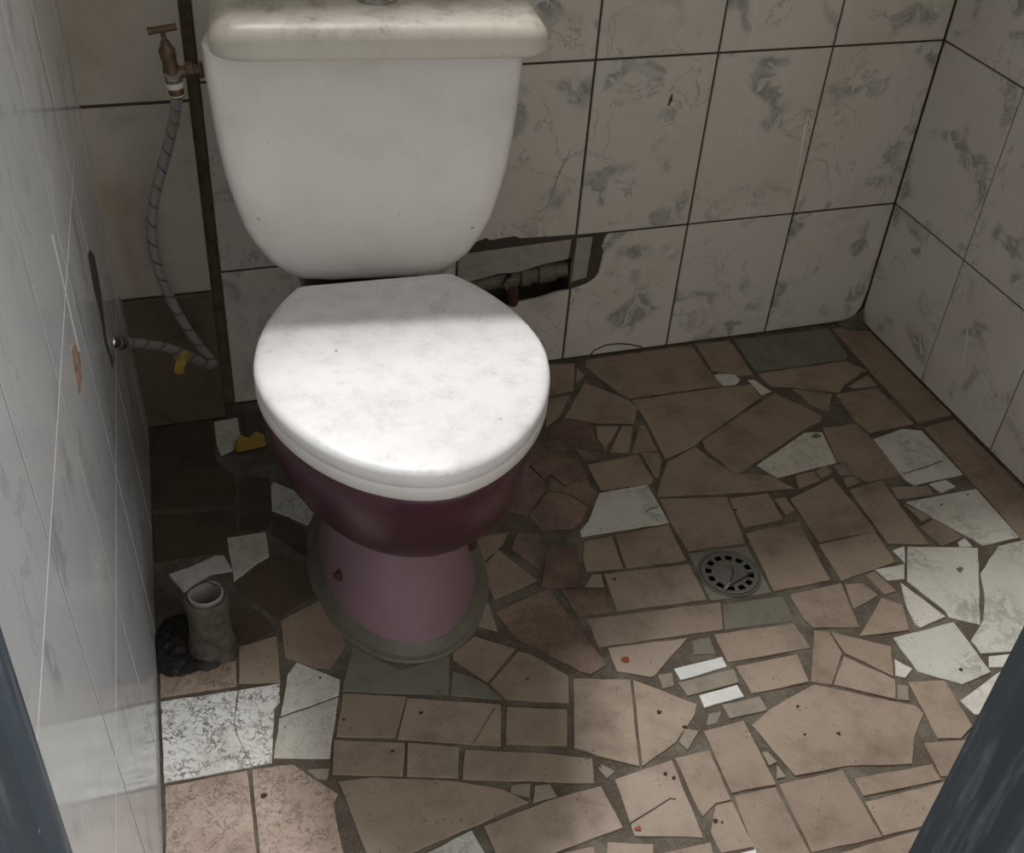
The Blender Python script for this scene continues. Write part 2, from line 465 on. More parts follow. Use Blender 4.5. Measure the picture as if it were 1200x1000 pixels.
def strip(bm, pts, w, place, h, mat):
    """a thin mark following a polyline, given real (small) thickness"""
    P = [Vector(p) for p in pts]
    L, Rr = [], []
    n = len(P)
    for i in range(n):
        t = (P[min(i + 1, n - 1)] - P[max(i - 1, 0)]).normalized()
        nn = Vector((-t.y, t.x))
        ww = w[i] if isinstance(w, (list, tuple)) else w
        L.append(P[i] + nn * ww / 2); Rr.append(P[i] - nn * ww / 2)
    prism(bm, [(p.x, p.y) for p in L] + [(p.x, p.y) for p in Rr[::-1]], place, h[0], h[1], mat)

ROWS = [0.0, 0.245, 0.536, 0.827, 1.118]
ZTOP = 2.35
G = 0.0018

# back wall -----------------------------------------------------------
COLS = [-1.204, -1.004, -0.804, -0.604, -0.404, -0.204, 0.0]
bm, uvl, sdl = new_tile_bm()
pb = lambda a, b, h: Vector((a, -h, b))                    # h towards the room
for i in range(len(COLS) - 1):
    for j in range(len(ROWS) - 1):
        a0, a1, b0, b1 = COLS[i], COLS[i + 1], ROWS[j], ROWS[j + 1]
        a0 = max(a0, -1.171)
        cell = (COLS[i], b0 if j else b1 - 0.291, 0.2, 0.291)
        if j == 0 and i == 2:                              # broken out around the pipe
            slab(bm, uvl, sdl, [(-0.802, 0.002), (-0.606, 0.002), (-0.606, 0.142), (-0.625, 0.141), (-0.66, 0.133), (-0.70, 0.129), (-0.73, 0.119), (-0.802, 0.112)], pb, 0.0, 0.001, 0, cell)
            slab(bm, uvl, sdl, [(-0.802, 0.178), (-0.765, 0.183), (-0.735, 0.189), (-0.70, 0.188), (-0.66, 0.197), (-0.613, 0.203), (-0.611, 0.239), (-0.70, 0.236), (-0.802, 0.232)], pb, -0.001, 0.001, 2, cell)
            continue
        if j == 0 and i == 3:
            slab(bm, uvl, sdl, [(-0.602, 0.002), (-0.406, 0.002), (-0.406, 0.243), (-0.548, 0.243), (-0.553, 0.236), (-0.556, 0.219), (-0.552, 0.210), (-0.556, 0.170), (-0.562, 0.160), (-0.575, 0.151), (-0.602, 0.144)], pb, 0.0, 0.001, 0, cell)
            slab(bm, uvl, sdl, [(-0.604, 0.157), (-0.577, 0.163), (-0.574, 0.240), (-0.602, 0.240)], pb, -0.001, 0.001, 2, cell)
            continue
        if j == 0 and i == 5:                              # last tile, its foot rounded off in the corner
            slab(bm, uvl, sdl, [(-0.202, 0.002), (-0.03, 0.003), (-0.014, 0.012), (-0.006, 0.03), (-0.002, 0.07), (-0.002, 0.243), (-0.202, 0.243)], pb, 0.0, 0.001, 0, cell)
            continue
        q = inset_rect(a0, a1, b0, b1, G)
        if j == 1 and i == 2: q = [(-0.802, 0.254), (-0.776, 0.252), (-0.757, 0.258), (-0.752, 0.253), (-0.71, 0.256), (-0.70, 0.251), (-0.606, 0.2475), (-0.606, 0.534), (-0.802, 0.534)]
        slab(bm, uvl, sdl, q, pb, 0.0, 0.0012, 0, cell)
for i in range(len(COLS) - 1):                             # grout bed and plaster above
    pass
HOLE = (-0.83, -0.606, 0.11, 0.205)
sheet_with_holes(bm, -1.42, 0.004, -0.03, ROWS[-1], [HOLE], lambda a, b: Vector((a, 0.0028, b)), 1)
sheet_with_holes(bm, -1.42, 0.004, ROWS[-1], ZTOP, [WIN], lambda a, b: Vector((a, 0.0, b)), 3)
prism(bm, [(HOLE[0], HOLE[2]), (HOLE[1], HOLE[2]), (HOLE[1], HOLE[3]), (HOLE[0], HOLE[3])], lambda a, b, h: Vector((a, h, b)), 0.0029, 0.055, 4)
for f in list(bm.faces):                                   # open the recess towards the room
    if f.material_index == 4 and all(abs(v.co.y - 0.0029) < 1e-5 for v in f.verts): bm.faces.remove(f)
# paint drips and scratches, chips
for pts, w in (([(-0.221, 0.429), (-0.2225, 0.405), (-0.2165, 0.34), (-0.214, 0.272)], [0.001, 0.0035, 0.0022, 0.001]),
               ([(-0.354, 0.614), (-0.354, 0.575), (-0.3535, 0.540)], [0.0012, 0.0018, 0.001]),
               ([(-0.342, 0.432), (-0.340, 0.40), (-0.339, 0.375)], [0.0008, 0.0016, 0.001]),
               ([(-0.316, 0.424), (-0.3165, 0.40), (-0.312, 0.377)], [0.0008, 0.0018, 0.001]),
               ([(-0.178, 0.628), (-0.177, 0.61), (-0.178, 0.60)], [0.001, 0.0014, 0.0008]),
               ([(-0.375, 0.165), (-0.378, 0.13), (-0.379, 0.10)], [0.0006, 0.0012, 0.0006])):
    strip(bm, pts, w, pb, (0.0, 0.0006), 5)
strip(bm, [(-0.552, 0.003), (-0.545, 0.012), (-0.525, 0.0195), (-0.50, 0.019), (-0.474, 0.013), (-0.452, 0.004)], 0.0028, pb, (0.0, 0.0004), 1)
strip(bm, [(-0.66, 0.3), (-0.645, 0.36), (-0.628, 0.40)], [0.001, 0.003, 0.001], pb, (0.0, 0.0003), 6)
strip(bm, [(-0.475, 0.458), (-0.4725, 0.468), (-0.472, 0.478)], [0.003, 0.0055, 0.0008], pb, (0.0, 0.0005), 1)
strip(bm, [(-0.566, 0.246), (-0.563, 0.20), (-0.568, 0.166), (-0.585, 0.150), (-0.606, 0.146)], 0.022, pb, (-0.0027, -0.0022), 4)
strip(bm, [(-0.82, 0.243), (-0.68, 0.246), (-0.575, 0.245)], 0.016, pb, (-0.0027, -0.0022), 4)
strip(bm, [(-1.178, 0.002), (-1.179, 0.5), (-1.178, 1.11)], 0.0155, pb, (-0.0027, -0.0018), 7)
wall_back = structure(link('wall_back', bm, [M['wall'], M['grout_d'], M['cement'], M['plaster'], M['cement_d'], M['paint_drip'], M['cement'], M['brown_strip']]))

# boxed-out strip of wall in the left corner -----------------------------
bm, uvl, sdl = new_tile_bm()
BX0, BX1, BY = -1.345, -1.1855, 0.034
pl_ = lambda a, b, h: Vector((a, -BY - h, b))
for j in range(len(ROWS) - 1):
    c0 = (-1.386, ROWS[j] if j else -0.046, 0.2, 0.291)
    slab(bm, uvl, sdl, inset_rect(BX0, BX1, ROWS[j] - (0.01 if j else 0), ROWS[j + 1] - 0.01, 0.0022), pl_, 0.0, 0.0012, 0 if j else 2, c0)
box(bm, BX0, BX1 - 0.0015, -BY + 0.003, 0.02, 0.0, ROWS[-1], 1)
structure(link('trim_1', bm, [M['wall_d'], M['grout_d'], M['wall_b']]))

# right wall ------------------------------------------------------------
bm, uvl, sdl = new_tile_bm()
pr = lambda a, b, h: Vector((-h, -a, b))
YC = [0.0, 0.2015, 0.4015, 0.6015, 0.8015, 1.0015, 1.10]
for i in range(len(YC) - 1):
    for j in range(len(ROWS) - 1):
        slab(bm, uvl, sdl, inset_rect(YC[i], YC[i + 1], ROWS[j], ROWS[j + 1], G * 0.8), pr, 0.0, 0.0012, 0, (YC[i], ROWS[j] if j else -0.046, 0.2, 0.291))
sheet_with_holes(bm, -0.05, 1.165, -0.03, ROWS[-1], [], lambda a, b: Vector((0.0028, -a, b)), 1)
sheet_with_holes(bm, -0.05, 1.165, ROWS[-1], ZTOP, [], lambda a, b: Vector((0.0, -a, b)), 2)
strip(bm, [(0.262, 0.155), (0.275, 0.12), (0.283, 0.085)], [0.001, 0.0022, 0.001], pr, (0.0, 0.0006), 3)
strip(bm, [(0.165, 0.07), (0.183, 0.045)], [0.001, 0.003], pr, (0.0, 0.0005), 3)
structure(link('wall_right', bm, [M['wall'], M['grout_d'], M['plaster'], M['paint_drip']]))

# left wall: leans a little and is not quite square ------------------------
bm, uvl, sdl = new_tile_bm()
LN = Vector((1.0, -0.048, 0.03)).normalized()
pL = lambda a, b, h: Vector((-1.305 - 0.048 * a - 0.03 * b, -a, b)) + LN * h
YL = [0.085, 0.275, 0.465, 0.66, 0.852, 1.045, 1.11]
YL = [0.03] + YL
ZL = [0.0, 0.277, 0.540, 0.825, 1.11, 1.40, 1.70]
for i in range(len(YL) - 1):
    for j in range(len(ZL) - 1):
        a0, a1, b0, b1 = YL[i], YL[i + 1], ZL[j], ZL[j + 1]
        q = [(a0 + 0.0016, b0 + 0.0013), (a1 - 0.0016, b0 + 0.0013), (a1 - 0.0016, b1 - 0.0013), (a0 + 0.0016, b1 - 0.0013)]
        slab(bm, uvl, sdl, q, pL, 0.0, 0.0003, 0, (YL[i], b0, 0.2, 0.291))
sheet_with_holes(bm, -0.03, 1.13, -0.03, ZL[-1], [], lambda a, b: pL(a, b, -0.0004), 1)
sheet_with_holes(bm, -0.03, 1.13, ZL[-1], ZTOP, [], lambda a, b: pL(a, b, 0.0), 3)
for z in ZL[1:4]:
    strip(bm, [(0.06, z), (0.4, z), (0.8, z), (1.11, z)], 0.0026, pL, (-0.0004, -0.00005), 2)
# chipped-out patch showing brick, and the ragged hole round the water outlet
chip = [(0.556, 0.509), (0.541, 0.504), (0.526, 0.493), (0.521, 0.482), (0.510, 0.475), (0.517, 0.468), (0.530, 0.460), (0.553, 0.466), (0.571, 0.468), (0.573, 0.478), (0.566, 0.487), (0.563, 0.499)]
prism(bm, chip, pL, -0.001, 0.0006, 4)
rag = [(0.284, 0.454), (0.255, 0.445), (0.231, 0.423), (0.236, 0.400), (0.248, 0.379), (0.268, 0.362), (0.291, 0.339), (0.283, 0.318), (0.272, 0.298), (0.295, 0.302), (0.305, 0.330), (0.313, 0.354), (0.298, 0.385), (0.300, 0.420)]
prism(bm, rag, pL, -0.001, 0.0008, 5)
# a white paint run down the glaze
strip(bm, [(0.50, 0.60), (0.503, 0.56), (0.508, 0.50), (0.512, 0.47)], [0.002, 0.0016, 0.0012, 0.0008], pL, (0.0, 0.0005), 2)
structure(link('wall_left', bm, [M['wall_l'], M['grout_d'], M['grout_w'], M['plaster'], M['brick'], M['cement_d']]))

# front wall with the doorway the picture is taken through, ceiling ------------------
DX0, DX1, DZ = -1.353, -0.678, 2.02
bm = bmesh.new()
for x0, x1, z0, z1 in ((-1.56, DX0 - 0.03, 0, ZTOP), (DX1 + 0.05, 0.06, 0, ZTOP), (DX0 - 0.03, DX1 + 0.05, DZ + 0.04, ZTOP)):
    box(bm, x0, x1, -1.162, -1.103, z0, z1, 0)
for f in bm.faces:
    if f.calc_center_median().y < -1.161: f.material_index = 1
structure(link('wall_front', bm, [M['plaster'], M['dark_wall']]))
bm = bmesh.new()
box(bm, -1.56, 0.06, -1.17, 0.06, ZTOP, ZTOP + 0.05)
structure(link('ceiling', bm, M['plaster']))

door = structure(bpy.data.objects.new('door_1', None))
col.objects.link(door)
door.location = ((DX0 + DX1) / 2, -1.13, 0)
def jamb(sign, xin):
    b = bmesh.new()
    pr_ = [(0, -1.10), (0, -1.119), (0.0035, -1.1225), (0.0065, -1.125), (0.011, -1.150), (0.012, -1.162), (0.016, -1.167), (0.075, -1.167), (0.075, -1.10)]
    P = [Vector((xin + sign * a - door.location.x, y - door.location.y, 0)) for a, y in pr_]
    loft(b, [[p + Vector((0, 0, 0.0)) for p in P], [p + Vector((0, 0, DZ)) for p in P]])
    return link('jamb', b, M['jamb'], door)
jamb(1, -0.690)
jamb(-1, -1.354)
b = bmesh.new()
box(b, -1.43 - door.location.x, -0.615 - door.location.x, -1.167 - door.location.y, -1.10 - door.location.y, DZ, DZ + 0.06)
link('door_head', b, M['jamb'], door)

# window frame high in the back wall (daylight comes in here)
bm = bmesh.new()
x0, x1, z0, z1 = WIN
for a in ((x0, x0 + 0.02, z0, z1), (x1 - 0.02, x1, z0, z1), (x0 + 0.02, x1 - 0.02, z0, z0 + 0.02), (x0 + 0.02, x1 - 0.02, z1 - 0.02, z1)):
    box(bm, a[0], a[1], -0.004, 0.03, a[2], a[3])
structure(link('window_1', bm, M['glass']))

# ------------------------------------------------------------------ floor: crazy paving of broken tiles in mortar
SHARDS = [
    ('b', [(-0.5643, -0.0097), (-0.3580, -0.0072), (-0.3598, -0.0868), (-0.3575, -0.1037), (-0.3572, -0.1328), (-0.5325, -0.1301), (-0.5429, -0.1123), (-0.5717, -0.0292)]),
    ('b', [(-0.3480, -0.0059), (-0.2811, -0.0087), (-0.2885, -0.1161), (-0.3195, -0.1111), (-0.3560, -0.0877)]),
    ('g', [(-0.2709, -0.0074), (-0.0769, -0.0115), (-0.0869, -0.1008), (-0.0963, -0.1091), (-0.2789, -0.1097)]),
    ('w', [(-0.3594, -0.1033), (-0.3496, -0.1003), (-0.3205, -0.1089), (-0.3185, -0.1256), (-0.3317, -0.1354), (-0.3554, -0.1332)]),
    ('w', [(-0.3060, -0.1297), (-0.2942, -0.1311), (-0.2809, -0.1693), (-0.3025, -0.1750)]),
    ('b', [(-0.5285, -0.1365), (-0.3598, -0.1379), (-0.3045, -0.1429), (-0.3082, -0.1818), (-0.4597, -0.2629), (-0.4742, -0.2735), (-0.5361, -0.2942), (-0.5277, -0.1970)]),
    ('b', [(-0.2774, -0.1745), (-0.2296, -0.2519), (-0.2345, -0.2639), (-0.2661, -0.2730), (-0.4334, -0.3525), (-0.4429, -0.3529), (-0.4625, -0.2890), (-0.4584, -0.2660)]),
    ('b', [(-0.2800, -0.1161), (-0.0987, -0.1168), (-0.0792, -0.1502), (-0.1440, -0.1815), (-0.1626, -0.1983), (-0.2565, -0.1590), (-0.2746, -0.1536)]),
    ('b', [(-0.2397, -0.1705), (-0.1780, -0.1992), (-0.2107, -0.2443), (-0.2310, -0.2182)]),
    ('o', [(-0.0833, -0.1639), (-0.0851, -0.1962), (-0.1314, -0.1927), (-0.1355, -0.1867)]),
    ('b', [(-0.1720, -0.2019), (-0.0898, -0.2023), (-0.0826, -0.3072), (-0.1738, -0.3111), (-0.1796, -0.2803)]),
    ('b', [(-0.0683, -0.0156), (-0.0030, -0.0157), (-0.0030, -0.3014), (-0.0740, -0.3063), (-0.0746, -0.1626)]),
    ('b', [(-0.0720, -0.3210), (-0.0064, -0.3125), (-0.0062, -0.5813), (-0.0981, -0.6953), (-0.0842, -0.5945), (-0.0773, -0.4772), (-0.0772, -0.4434)]),
    ('v', [(-0.1761, -0.3282), (-0.1115, -0.3152), (-0.0809, -0.3273), (-0.0796, -0.4421), (-0.1737, -0.4459), (-0.1812, -0.4331)]),
    ('b', [(-0.2450, -0.2821), (-0.1832, -0.2848), (-0.1773, -0.3154), (-0.1801, -0.4180), (-0.2430, -0.4212), (-0.2582, -0.4028), (-0.2555, -0.3724), (-0.2655, -0.3662)]),
    ('c', [(-0.3987, -0.3423), (-0.2819, -0.2867), (-0.2509, -0.2923), (-0.2681, -0.3672), (-0.3806, -0.3774)]),
    ('b', [(-0.5366, -0.3011), (-0.4760, -0.2775), (-0.4662, -0.3045), (-0.4446, -0.3525), (-0.3893, -0.3690), (-0.3664, -0.4067), (-0.4790, -0.3920), (-0.5845, -0.3727), (-0.5690, -0.3456)]),
    ('b', [(-0.3493, -0.3792), (-0.3153, -0.3768), (-0.3156, -0.3994), (-0.3598, -0.4084)]),
    ('b', [(-0.3137, -0.3788), (-0.2898, -0.3696), (-0.2863, -0.3854), (-0.3124, -0.3965)]),
    ('o', [(-0.2776, -0.3714), (-0.2569, -0.3721), (-0.2573, -0.3988), (-0.2785, -0.3979)]),
    ('o', [(-0.2784, -0.4043), (-0.2614, -0.4005), (-0.2530, -0.4173), (-0.2829, -0.4245)]),
    ('b', [(-0.3862, -0.4283), (-0.2941, -0.3994), (-0.2924, -0.5235), (-0.3910, -0.5250)]),
    ('b', [(-0.2834, -0.4309), (-0.2208, -0.4243), (-0.2299, -0.5691), (-0.2909, -0.5522)]),
    ('b', [(-0.4784, -0.4031), (-0.4135, -0.4075), (-0.4182, -0.4660), (-0.4860, -0.4682)]),
    ('b', [(-0.4097, -0.4225), (-0.3916, -0.4219), (-0.3932, -0.4538), (-0.4107, -0.4582)]),
    ('b', [(-0.5840, -0.3797), (-0.4795, -0.3989), (-0.4993, -0.4983), (-0.5881, -0.4928), (-0.5895, -0.4316)]),
    ('b', [(-0.6800, -0.4357), (-0.5930, -0.4341), (-0.5987, -0.5092), (-0.6891, -0.5029)]),
    ('b', [(-0.7280, -0.4374), (-0.6851, -0.4367), (-0.6936, -0.5026), (-0.7469, -0.4934), (-0.7431, -0.4705)]),
    ('b', [(-0.7412, -0.5021), (-0.7278, -0.5046), (-0.7330, -0.5286), (-0.7599, -0.5217)]),
    ('v', [(-0.6684, -0.3441), (-0.5882, -0.3425), (-0.5910, -0.4303), (-0.7291, -0.4271), (-0.7259, -0.4141), (-0.7063, -0.3979)]),
    ('b', [(-0.6631, -0.2771), (-0.5754, -0.2740), (-0.5738, -0.3342), (-0.5817, -0.3425), (-0.6637, -0.3383)]),
    ('b', [(-0.5693, -0.2700), (-0.5404, -0.2770), (-0.5435, -0.2968), (-0.5638, -0.3304), (-0.5714, -0.3312)]),
    ('b', [(-0.5430, -0.2033), (-0.5340, -0.2054), (-0.5395, -0.2706), (-0.5826, -0.2674)]),
    ('b', [(-0.5890, -0.0717), (-0.5341, -0.1340), (-0.5276, -0.1586), (-0.5493, -0.1966), (-0.6092, -0.1826), (-0.6563, -0.1553)]),
    ('b', [(-0.6155, -0.1892), (-0.5766, -0.1983), (-0.6214, -0.2500), (-0.6241, -0.2228)]),
    ('b', [(-0.5718, -0.1994), (-0.5541, -0.2036), (-0.5866, -0.2637), (-0.6154, -0.2569)]),
    ('r', [(-0.6584, -0.1589), (-0.6179, -0.1857), (-0.6281, -0.2247), (-0.6221, -0.2498), (-0.6686, -0.2223), (-0.7005, -0.1964)]),
    ('r', [(-0.6698, -0.2324), (-0.6325, -0.2549), (-0.6392, -0.2674), (-0.6628, -0.2697)]),
    ('r', [(-0.7051, -0.2075), (-0.6761, -0.2309), (-0.6908, -0.2416), (-0.7127, -0.2293)]),
    ('b', [(-0.5880, -0.0268), (-0.5833, -0.0525), (-0.6036, -0.0690)]),
    ('b', [(-0.6379, -0.0090), (-0.5857, -0.0142), (-0.6166, -0.0892), (-0.6671, -0.0930)]),
    ('b', [(-0.6700, -0.1015), (-0.6276, -0.1002), (-0.6626, -0.1497), (-0.6947, -0.1723)]),
    ('r', [(-0.7180, -0.2291), (-0.6724, -0.2695), (-0.6732, -0.2972), (-0.7142, -0.3179), (-0.7266, -0.2843), (-0.7404, -0.2938), (-0.7556, -0.2458)]),
    ('r', [(-0.6736, -0.2981), (-0.6765, -0.3271), (-0.6716, -0.3434), (-0.6946, -0.3673), (-0.7161, -0.3325), (-0.7437, -0.3183), (-0.7291, -0.2914), (-0.7151, -0.3202)]),
    ('r', [(-0.6961, -0.3693), (-0.7199, -0.3983), (-0.7370, -0.4081), (-0.7803, -0.3996), (-0.7894, -0.3679), (-0.7453, -0.3229), (-0.7175, -0.3346)]),
    ('r', [(-0.7573, -0.2507), (-0.7419, -0.2960), (-0.7453, -0.3179), (-0.7902, -0.3653), (-0.8220, -0.3455)]),
    ('r', [(-0.7872, -0.4382), (-0.7415, -0.4497), (-0.7674, -0.5189), (-0.7955, -0.5159), (-0.8174, -0.5070)]),
    ('r', [(-0.8177, -0.3962), (-0.7860, -0.4072), (-0.8104, -0.4782), (-0.8361, -0.4265)]),
    ('b', [(-0.8887, -0.4538), (-0.8549, -0.4229), (-0.8199, -0.4938), (-0.8884, -0.5135)]),
    ('b', [(-0.8890, -0.3906), (-0.8293, -0.3933), (-0.8440, -0.4126), (-0.8875, -0.4472)]),
    ('r', [(-0.7947, -0.5198), (-0.7359, -0.5320), (-0.7431, -0.5740), (-0.7876, -0.5723)]),
    ('b', [(-0.7248, -0.5054), (-0.5982, -0.5168), (-0.6036, -0.5865), (-0.7332, -0.5757)]),
    ('b', [(-0.7773, -0.5777), (-0.5868, -0.5958), (-0.6056, -0.6419), (-0.7799, -0.6279)]),
    ('r', [(-0.8938, -0.5350), (-0.8095, -0.5131), (-0.7813, -0.6595), (-0.8071, -0.6684), (-0.8179, -0.6598), (-0.8502, -0.6194), (-0.8807, -0.5876)]),
    ('p0', [(-0.7687, -0.6323), (-0.6593, -0.6433), (-0.7271, -0.6910), (-0.7332, -0.6912), (-0.7721, -0.6720)]),
    ('g', [(-0.5900, -0.4968), (-0.4987, -0.5040), (-0.5078, -0.5967), (-0.5990, -0.5898)]),
    ('b', [(-0.4889, -0.4801), (-0.3981, -0.4763), (-0.4146, -0.5972), (-0.5043, -0.5963)]),
    ('b', [(-0.3938, -0.5280), (-0.2960, -0.5245), (-0.3011, -0.5889), (-0.3993, -0.6024)]),
    ('g', [(-0.5860, -0.6000), (-0.4964, -0.6067), (-0.5030, -0.6520), (-0.6036, -0.6424)]),
    ('b', [(-0.4854, -0.6074), (-0.4019, -0.6056), (-0.4210, -0.6852), (-0.4833, -0.6710), (-0.4887, -0.6526)]),
    ('b', [(-0.6211, -0.6463), (-0.5062, -0.6560), (-0.5053, -0.7010), (-0.6249, -0.6949)]),
    ('g', [(-0.6542, -0.6492), (-0.6284, -0.6483), (-0.6332, -0.6776), (-0.6631, -0.6716)]),
    ('W', [(-0.6982, -0.6868), (-0.6281, -0.6845), (-0.6293, -0.7014), (-0.6978, -0.7059)]),
    ('o', [(-0.7030, -0.7088), (-0.6225, -0.7076), (-0.6263, -0.7291), (-0.7000, -0.7315)]),
    ('W', [(-0.6848, -0.7346), (-0.6301, -0.7317), (-0.6298, -0.7510), (-0.6868, -0.7538)]),
    ('b', [(-0.7231, -0.6900), (-0.7034, -0.6916), (-0.7086, -0.7118), (-0.7256, -0.7126)]),
    ('b', [(-0.6183, -0.7040), (-0.5292, -0.7068), (-0.5366, -0.7516), (-0.6182, -0.7496)]),
    ('o', [(-0.6635, -0.7547), (-0.6101, -0.7552), (-0.6105, -0.7777), (-0.6627, -0.7771)]),
    ('g', [(-0.6850, -0.7624), (-0.6671, -0.7639), (-0.6817, -0.7786), (-0.6955, -0.7782)]),
    ('b', [(-0.3973, -0.6089), (-0.3711, -0.6135), (-0.3623, -0.6403), (-0.4106, -0.6539)]),
    ('b', [(-0.3598, -0.5991), (-0.3422, -0.5971), (-0.3321, -0.6396), (-0.3532, -0.6418)]),
    ('w', [(-0.3393, -0.5947), (-0.2906, -0.5960), (-0.3073, -0.6216), (-0.3335, -0.6192)]),
    ('w', [(-0.2914, -0.5665), (-0.2687, -0.5626), (-0.2879, -0.5936)]),
    ('v', [(-0.2648, -0.5650), (-0.1611, -0.5934), (-0.2527, -0.7250), (-0.2874, -0.7019), (-0.2856, -0.6902), (-0.3058, -0.6263)]),
    ('w', [(-0.3171, -0.6273), (-0.2918, -0.6996), (-0.3387, -0.7086), (-0.3420, -0.7018), (-0.3361, -0.6719)]),
    ('b', [(-0.3608, -0.6457), (-0.3396, -0.6656), (-0.3561, -0.7080), (-0.4305, -0.7003)]),
    ('v', [(-0.2110, -0.4785), (-0.0807, -0.4782), (-0.0850, -0.5901), (-0.1504, -0.5922)]),
    ('v', [(-0.1286, -0.5983), (-0.0166, -0.5942), (-0.1740, -0.7895), (-0.2464, -0.7766), (-0.2840, -0.7698), (-0.2838, -0.7468), (-0.2443, -0.7192), (-0.2145, -0.6824), (-0.1911, -0.6403)]),
    ('v', [(-0.3861, -0.7147), (-0.2873, -0.7116), (-0.2906, -0.8001), (-0.3415, -0.8077), (-0.3867, -0.7740)]),
    ('w', [(-0.4051, -0.7477), (-0.3908, -0.7681), (-0.4087, -0.7790), (-0.4198, -0.7725)]),
    ('w', [(-0.2762, -0.7760), (-0.2468, -0.7799), (-0.2060, -0.7811), (-0.2232, -0.8031), (-0.2667, -0.7972), (-0.2878, -0.7928)]),
    ('w', [(-0.3599, -0.8300), (-0.2735, -0.8017), (-0.2122, -0.8023), (-0.2639, -0.8679), (-0.3549, -0.8538)]),
    ('b', [(-0.2227, -0.5325), (-0.1847, -0.5204), (-0.1701, -0.5676), (-0.2117, -0.5760)]),
    ('b', [(-0.2161, -0.4815), (-0.1917, -0.5179), (-0.2117, -0.5223)]),
    ('b', [(-0.2190, -0.4685), (-0.2145, -0.4412), (-0.1528, -0.4519), (-0.1555, -0.4721)]),
    ('w', [(-0.1490, -0.4497), (-0.1163, -0.4475), (-0.1105, -0.4657), (-0.1419, -0.4724)]),
    ('w', [(-0.1842, -0.5759), (-0.1685, -0.5708), (-0.1678, -0.5890), (-0.1876, -0.5852)]),
    ('b', [(-0.4845, -0.6742), (-0.4657, -0.6822), (-0.4683, -0.7198), (-0.5093, -0.7631), (-0.5337, -0.7520)]),
    ('b', [(-0.4647, -0.6833), (-0.3971, -0.7271), (-0.4233, -0.7730), (-0.4649, -0.7218)]),
    ('b', [(-0.4691, -0.7260), (-0.4241, -0.7782), (-0.4413, -0.8058), (-0.5077, -0.7642)]),
    ('o', [(-0.4250, -0.7851), (-0.4120, -0.7914), (-0.4246, -0.8120), (-0.4388, -0.8065)]),
    ('b', [(-0.4092, -0.7857), (-0.3599, -0.7963), (-0.3693, -0.8685), (-0.3949, -0.8808), (-0.4234, -0.8731)]),
    ('b', [(-0.5321, -0.7570), (-0.4427, -0.8089), (-0.4208, -0.8203), (-0.4178, -0.8348), (-0.4500, -0.8623), (-0.4761, -0.8961), (-0.5588, -0.8773), (-0.6239, -0.8731), (-0.6409, -0.7936), (-0.6089, -0.7781)]),
    ('b', [(-0.4440, -0.8737), (-0.3957, -0.8819), (-0.3712, -0.8895), (-0.4295, -0.9275), (-0.4521, -0.9207)]),
    ('b', [(-0.5577, -0.8961), (-0.4523, -0.9033), (-0.4544, -0.9253), (-0.5592, -0.9200)]),
    ('b', [(-0.5605, -0.9267), (-0.4607, -0.9288), (-0.4168, -0.9310), (-0.4631, -0.9749), (-0.5644, -0.9718)]),
    ('b', [(-0.5657, -0.9764), (-0.4822, -0.9771), (-0.5274, -1.0421), (-0.6295, -1.0133), (-0.6324, -0.9764)]),
    ('b', [(-0.6487, -0.8787), (-0.5637, -0.8806), (-0.5661, -0.9727), (-0.6551, -0.9679)]),
    ('b', [(-0.7034, -0.7856), (-0.6476, -0.7842), (-0.6523, -0.8780), (-0.7089, -0.8743)]),
    ('b', [(-0.7539, -0.8117), (-0.7084, -0.8131), (-0.7132, -0.8820), (-0.7326, -0.8816), (-0.7551, -0.8934), (-0.7561, -0.8823)]),
    ('b', [(-0.7335, -0.8834), (-0.7132, -0.8846), (-0.7147, -0.9437), (-0.7551, -0.9405), (-0.7549, -0.9137)]),
    ('b', [(-0.7073, -0.8789), (-0.6542, -0.8804), (-0.6578, -0.9769), (-0.6754, -1.0004), (-0.7239, -0.9867)]),
    ('p0', [(-0.8346, -0.8202), (-0.7582, -0.8136), (-0.7662, -0.9183), (-0.8406, -0.8949)]),
    ('b', [(-1.0003, -0.8378), (-0.9223, -0.8266), (-0.8540, -0.8244), (-0.8495, -0.8819), (-0.9238, -0.8885), (-0.9862, -0.8973), (-0.9966, -0.8840)]),
    ('b', [(-0.8308, -0.6685), (-0.7609, -0.6888), (-0.7996, -0.8119), (-0.8429, -0.7846), (-0.8656, -0.7666)]),
    ('b', [(-0.7572, -0.6898), (-0.6932, -0.7460), (-0.7028, -0.7603), (-0.7425, -0.7914), (-0.7961, -0.8128)]),
    ('o', [(-0.7238, -0.7768), (-0.7082, -0.7843), (-0.7338, -0.8065), (-0.7397, -0.7928)]),
    ('o', [(-0.8486, -0.8006), (-0.8410, -0.7972), (-0.8303, -0.8102), (-0.8432, -0.8166)]),
    ('b', [(-0.8732, -0.8937), (-0.8242, -0.9101), (-0.8353, -0.9398), (-0.8863, -0.9254)]),
    ('b', [(-0.8190, -0.9231), (-0.7602, -0.9252), (-0.7691, -0.9584), (-0.8330, -0.9404)]),
    ('W', [(-0.7356, -0.9465), (-0.7152, -0.9473), (-0.7208, -0.9667), (-0.7439, -0.9602)]),
    ('b', [(-0.9298, -0.8927), (-0.8894, -0.8946), (-0.8953, -0.9229), (-0.9415, -0.9099)]),
    ('o', [(-0.6470, -0.8323), (-0.6395, -0.8334), (-0.6356, -0.8495), (-0.6473, -0.8519)]),
    ('o', [(-0.6380, -0.8535), (-0.6352, -0.8712), (-0.6474, -0.8709)]),
    ('b', [(-1.1158, -0.6168), (-1.0414, -0.6417), (-1.0684, -0.6968), (-1.1354, -0.6771)]),
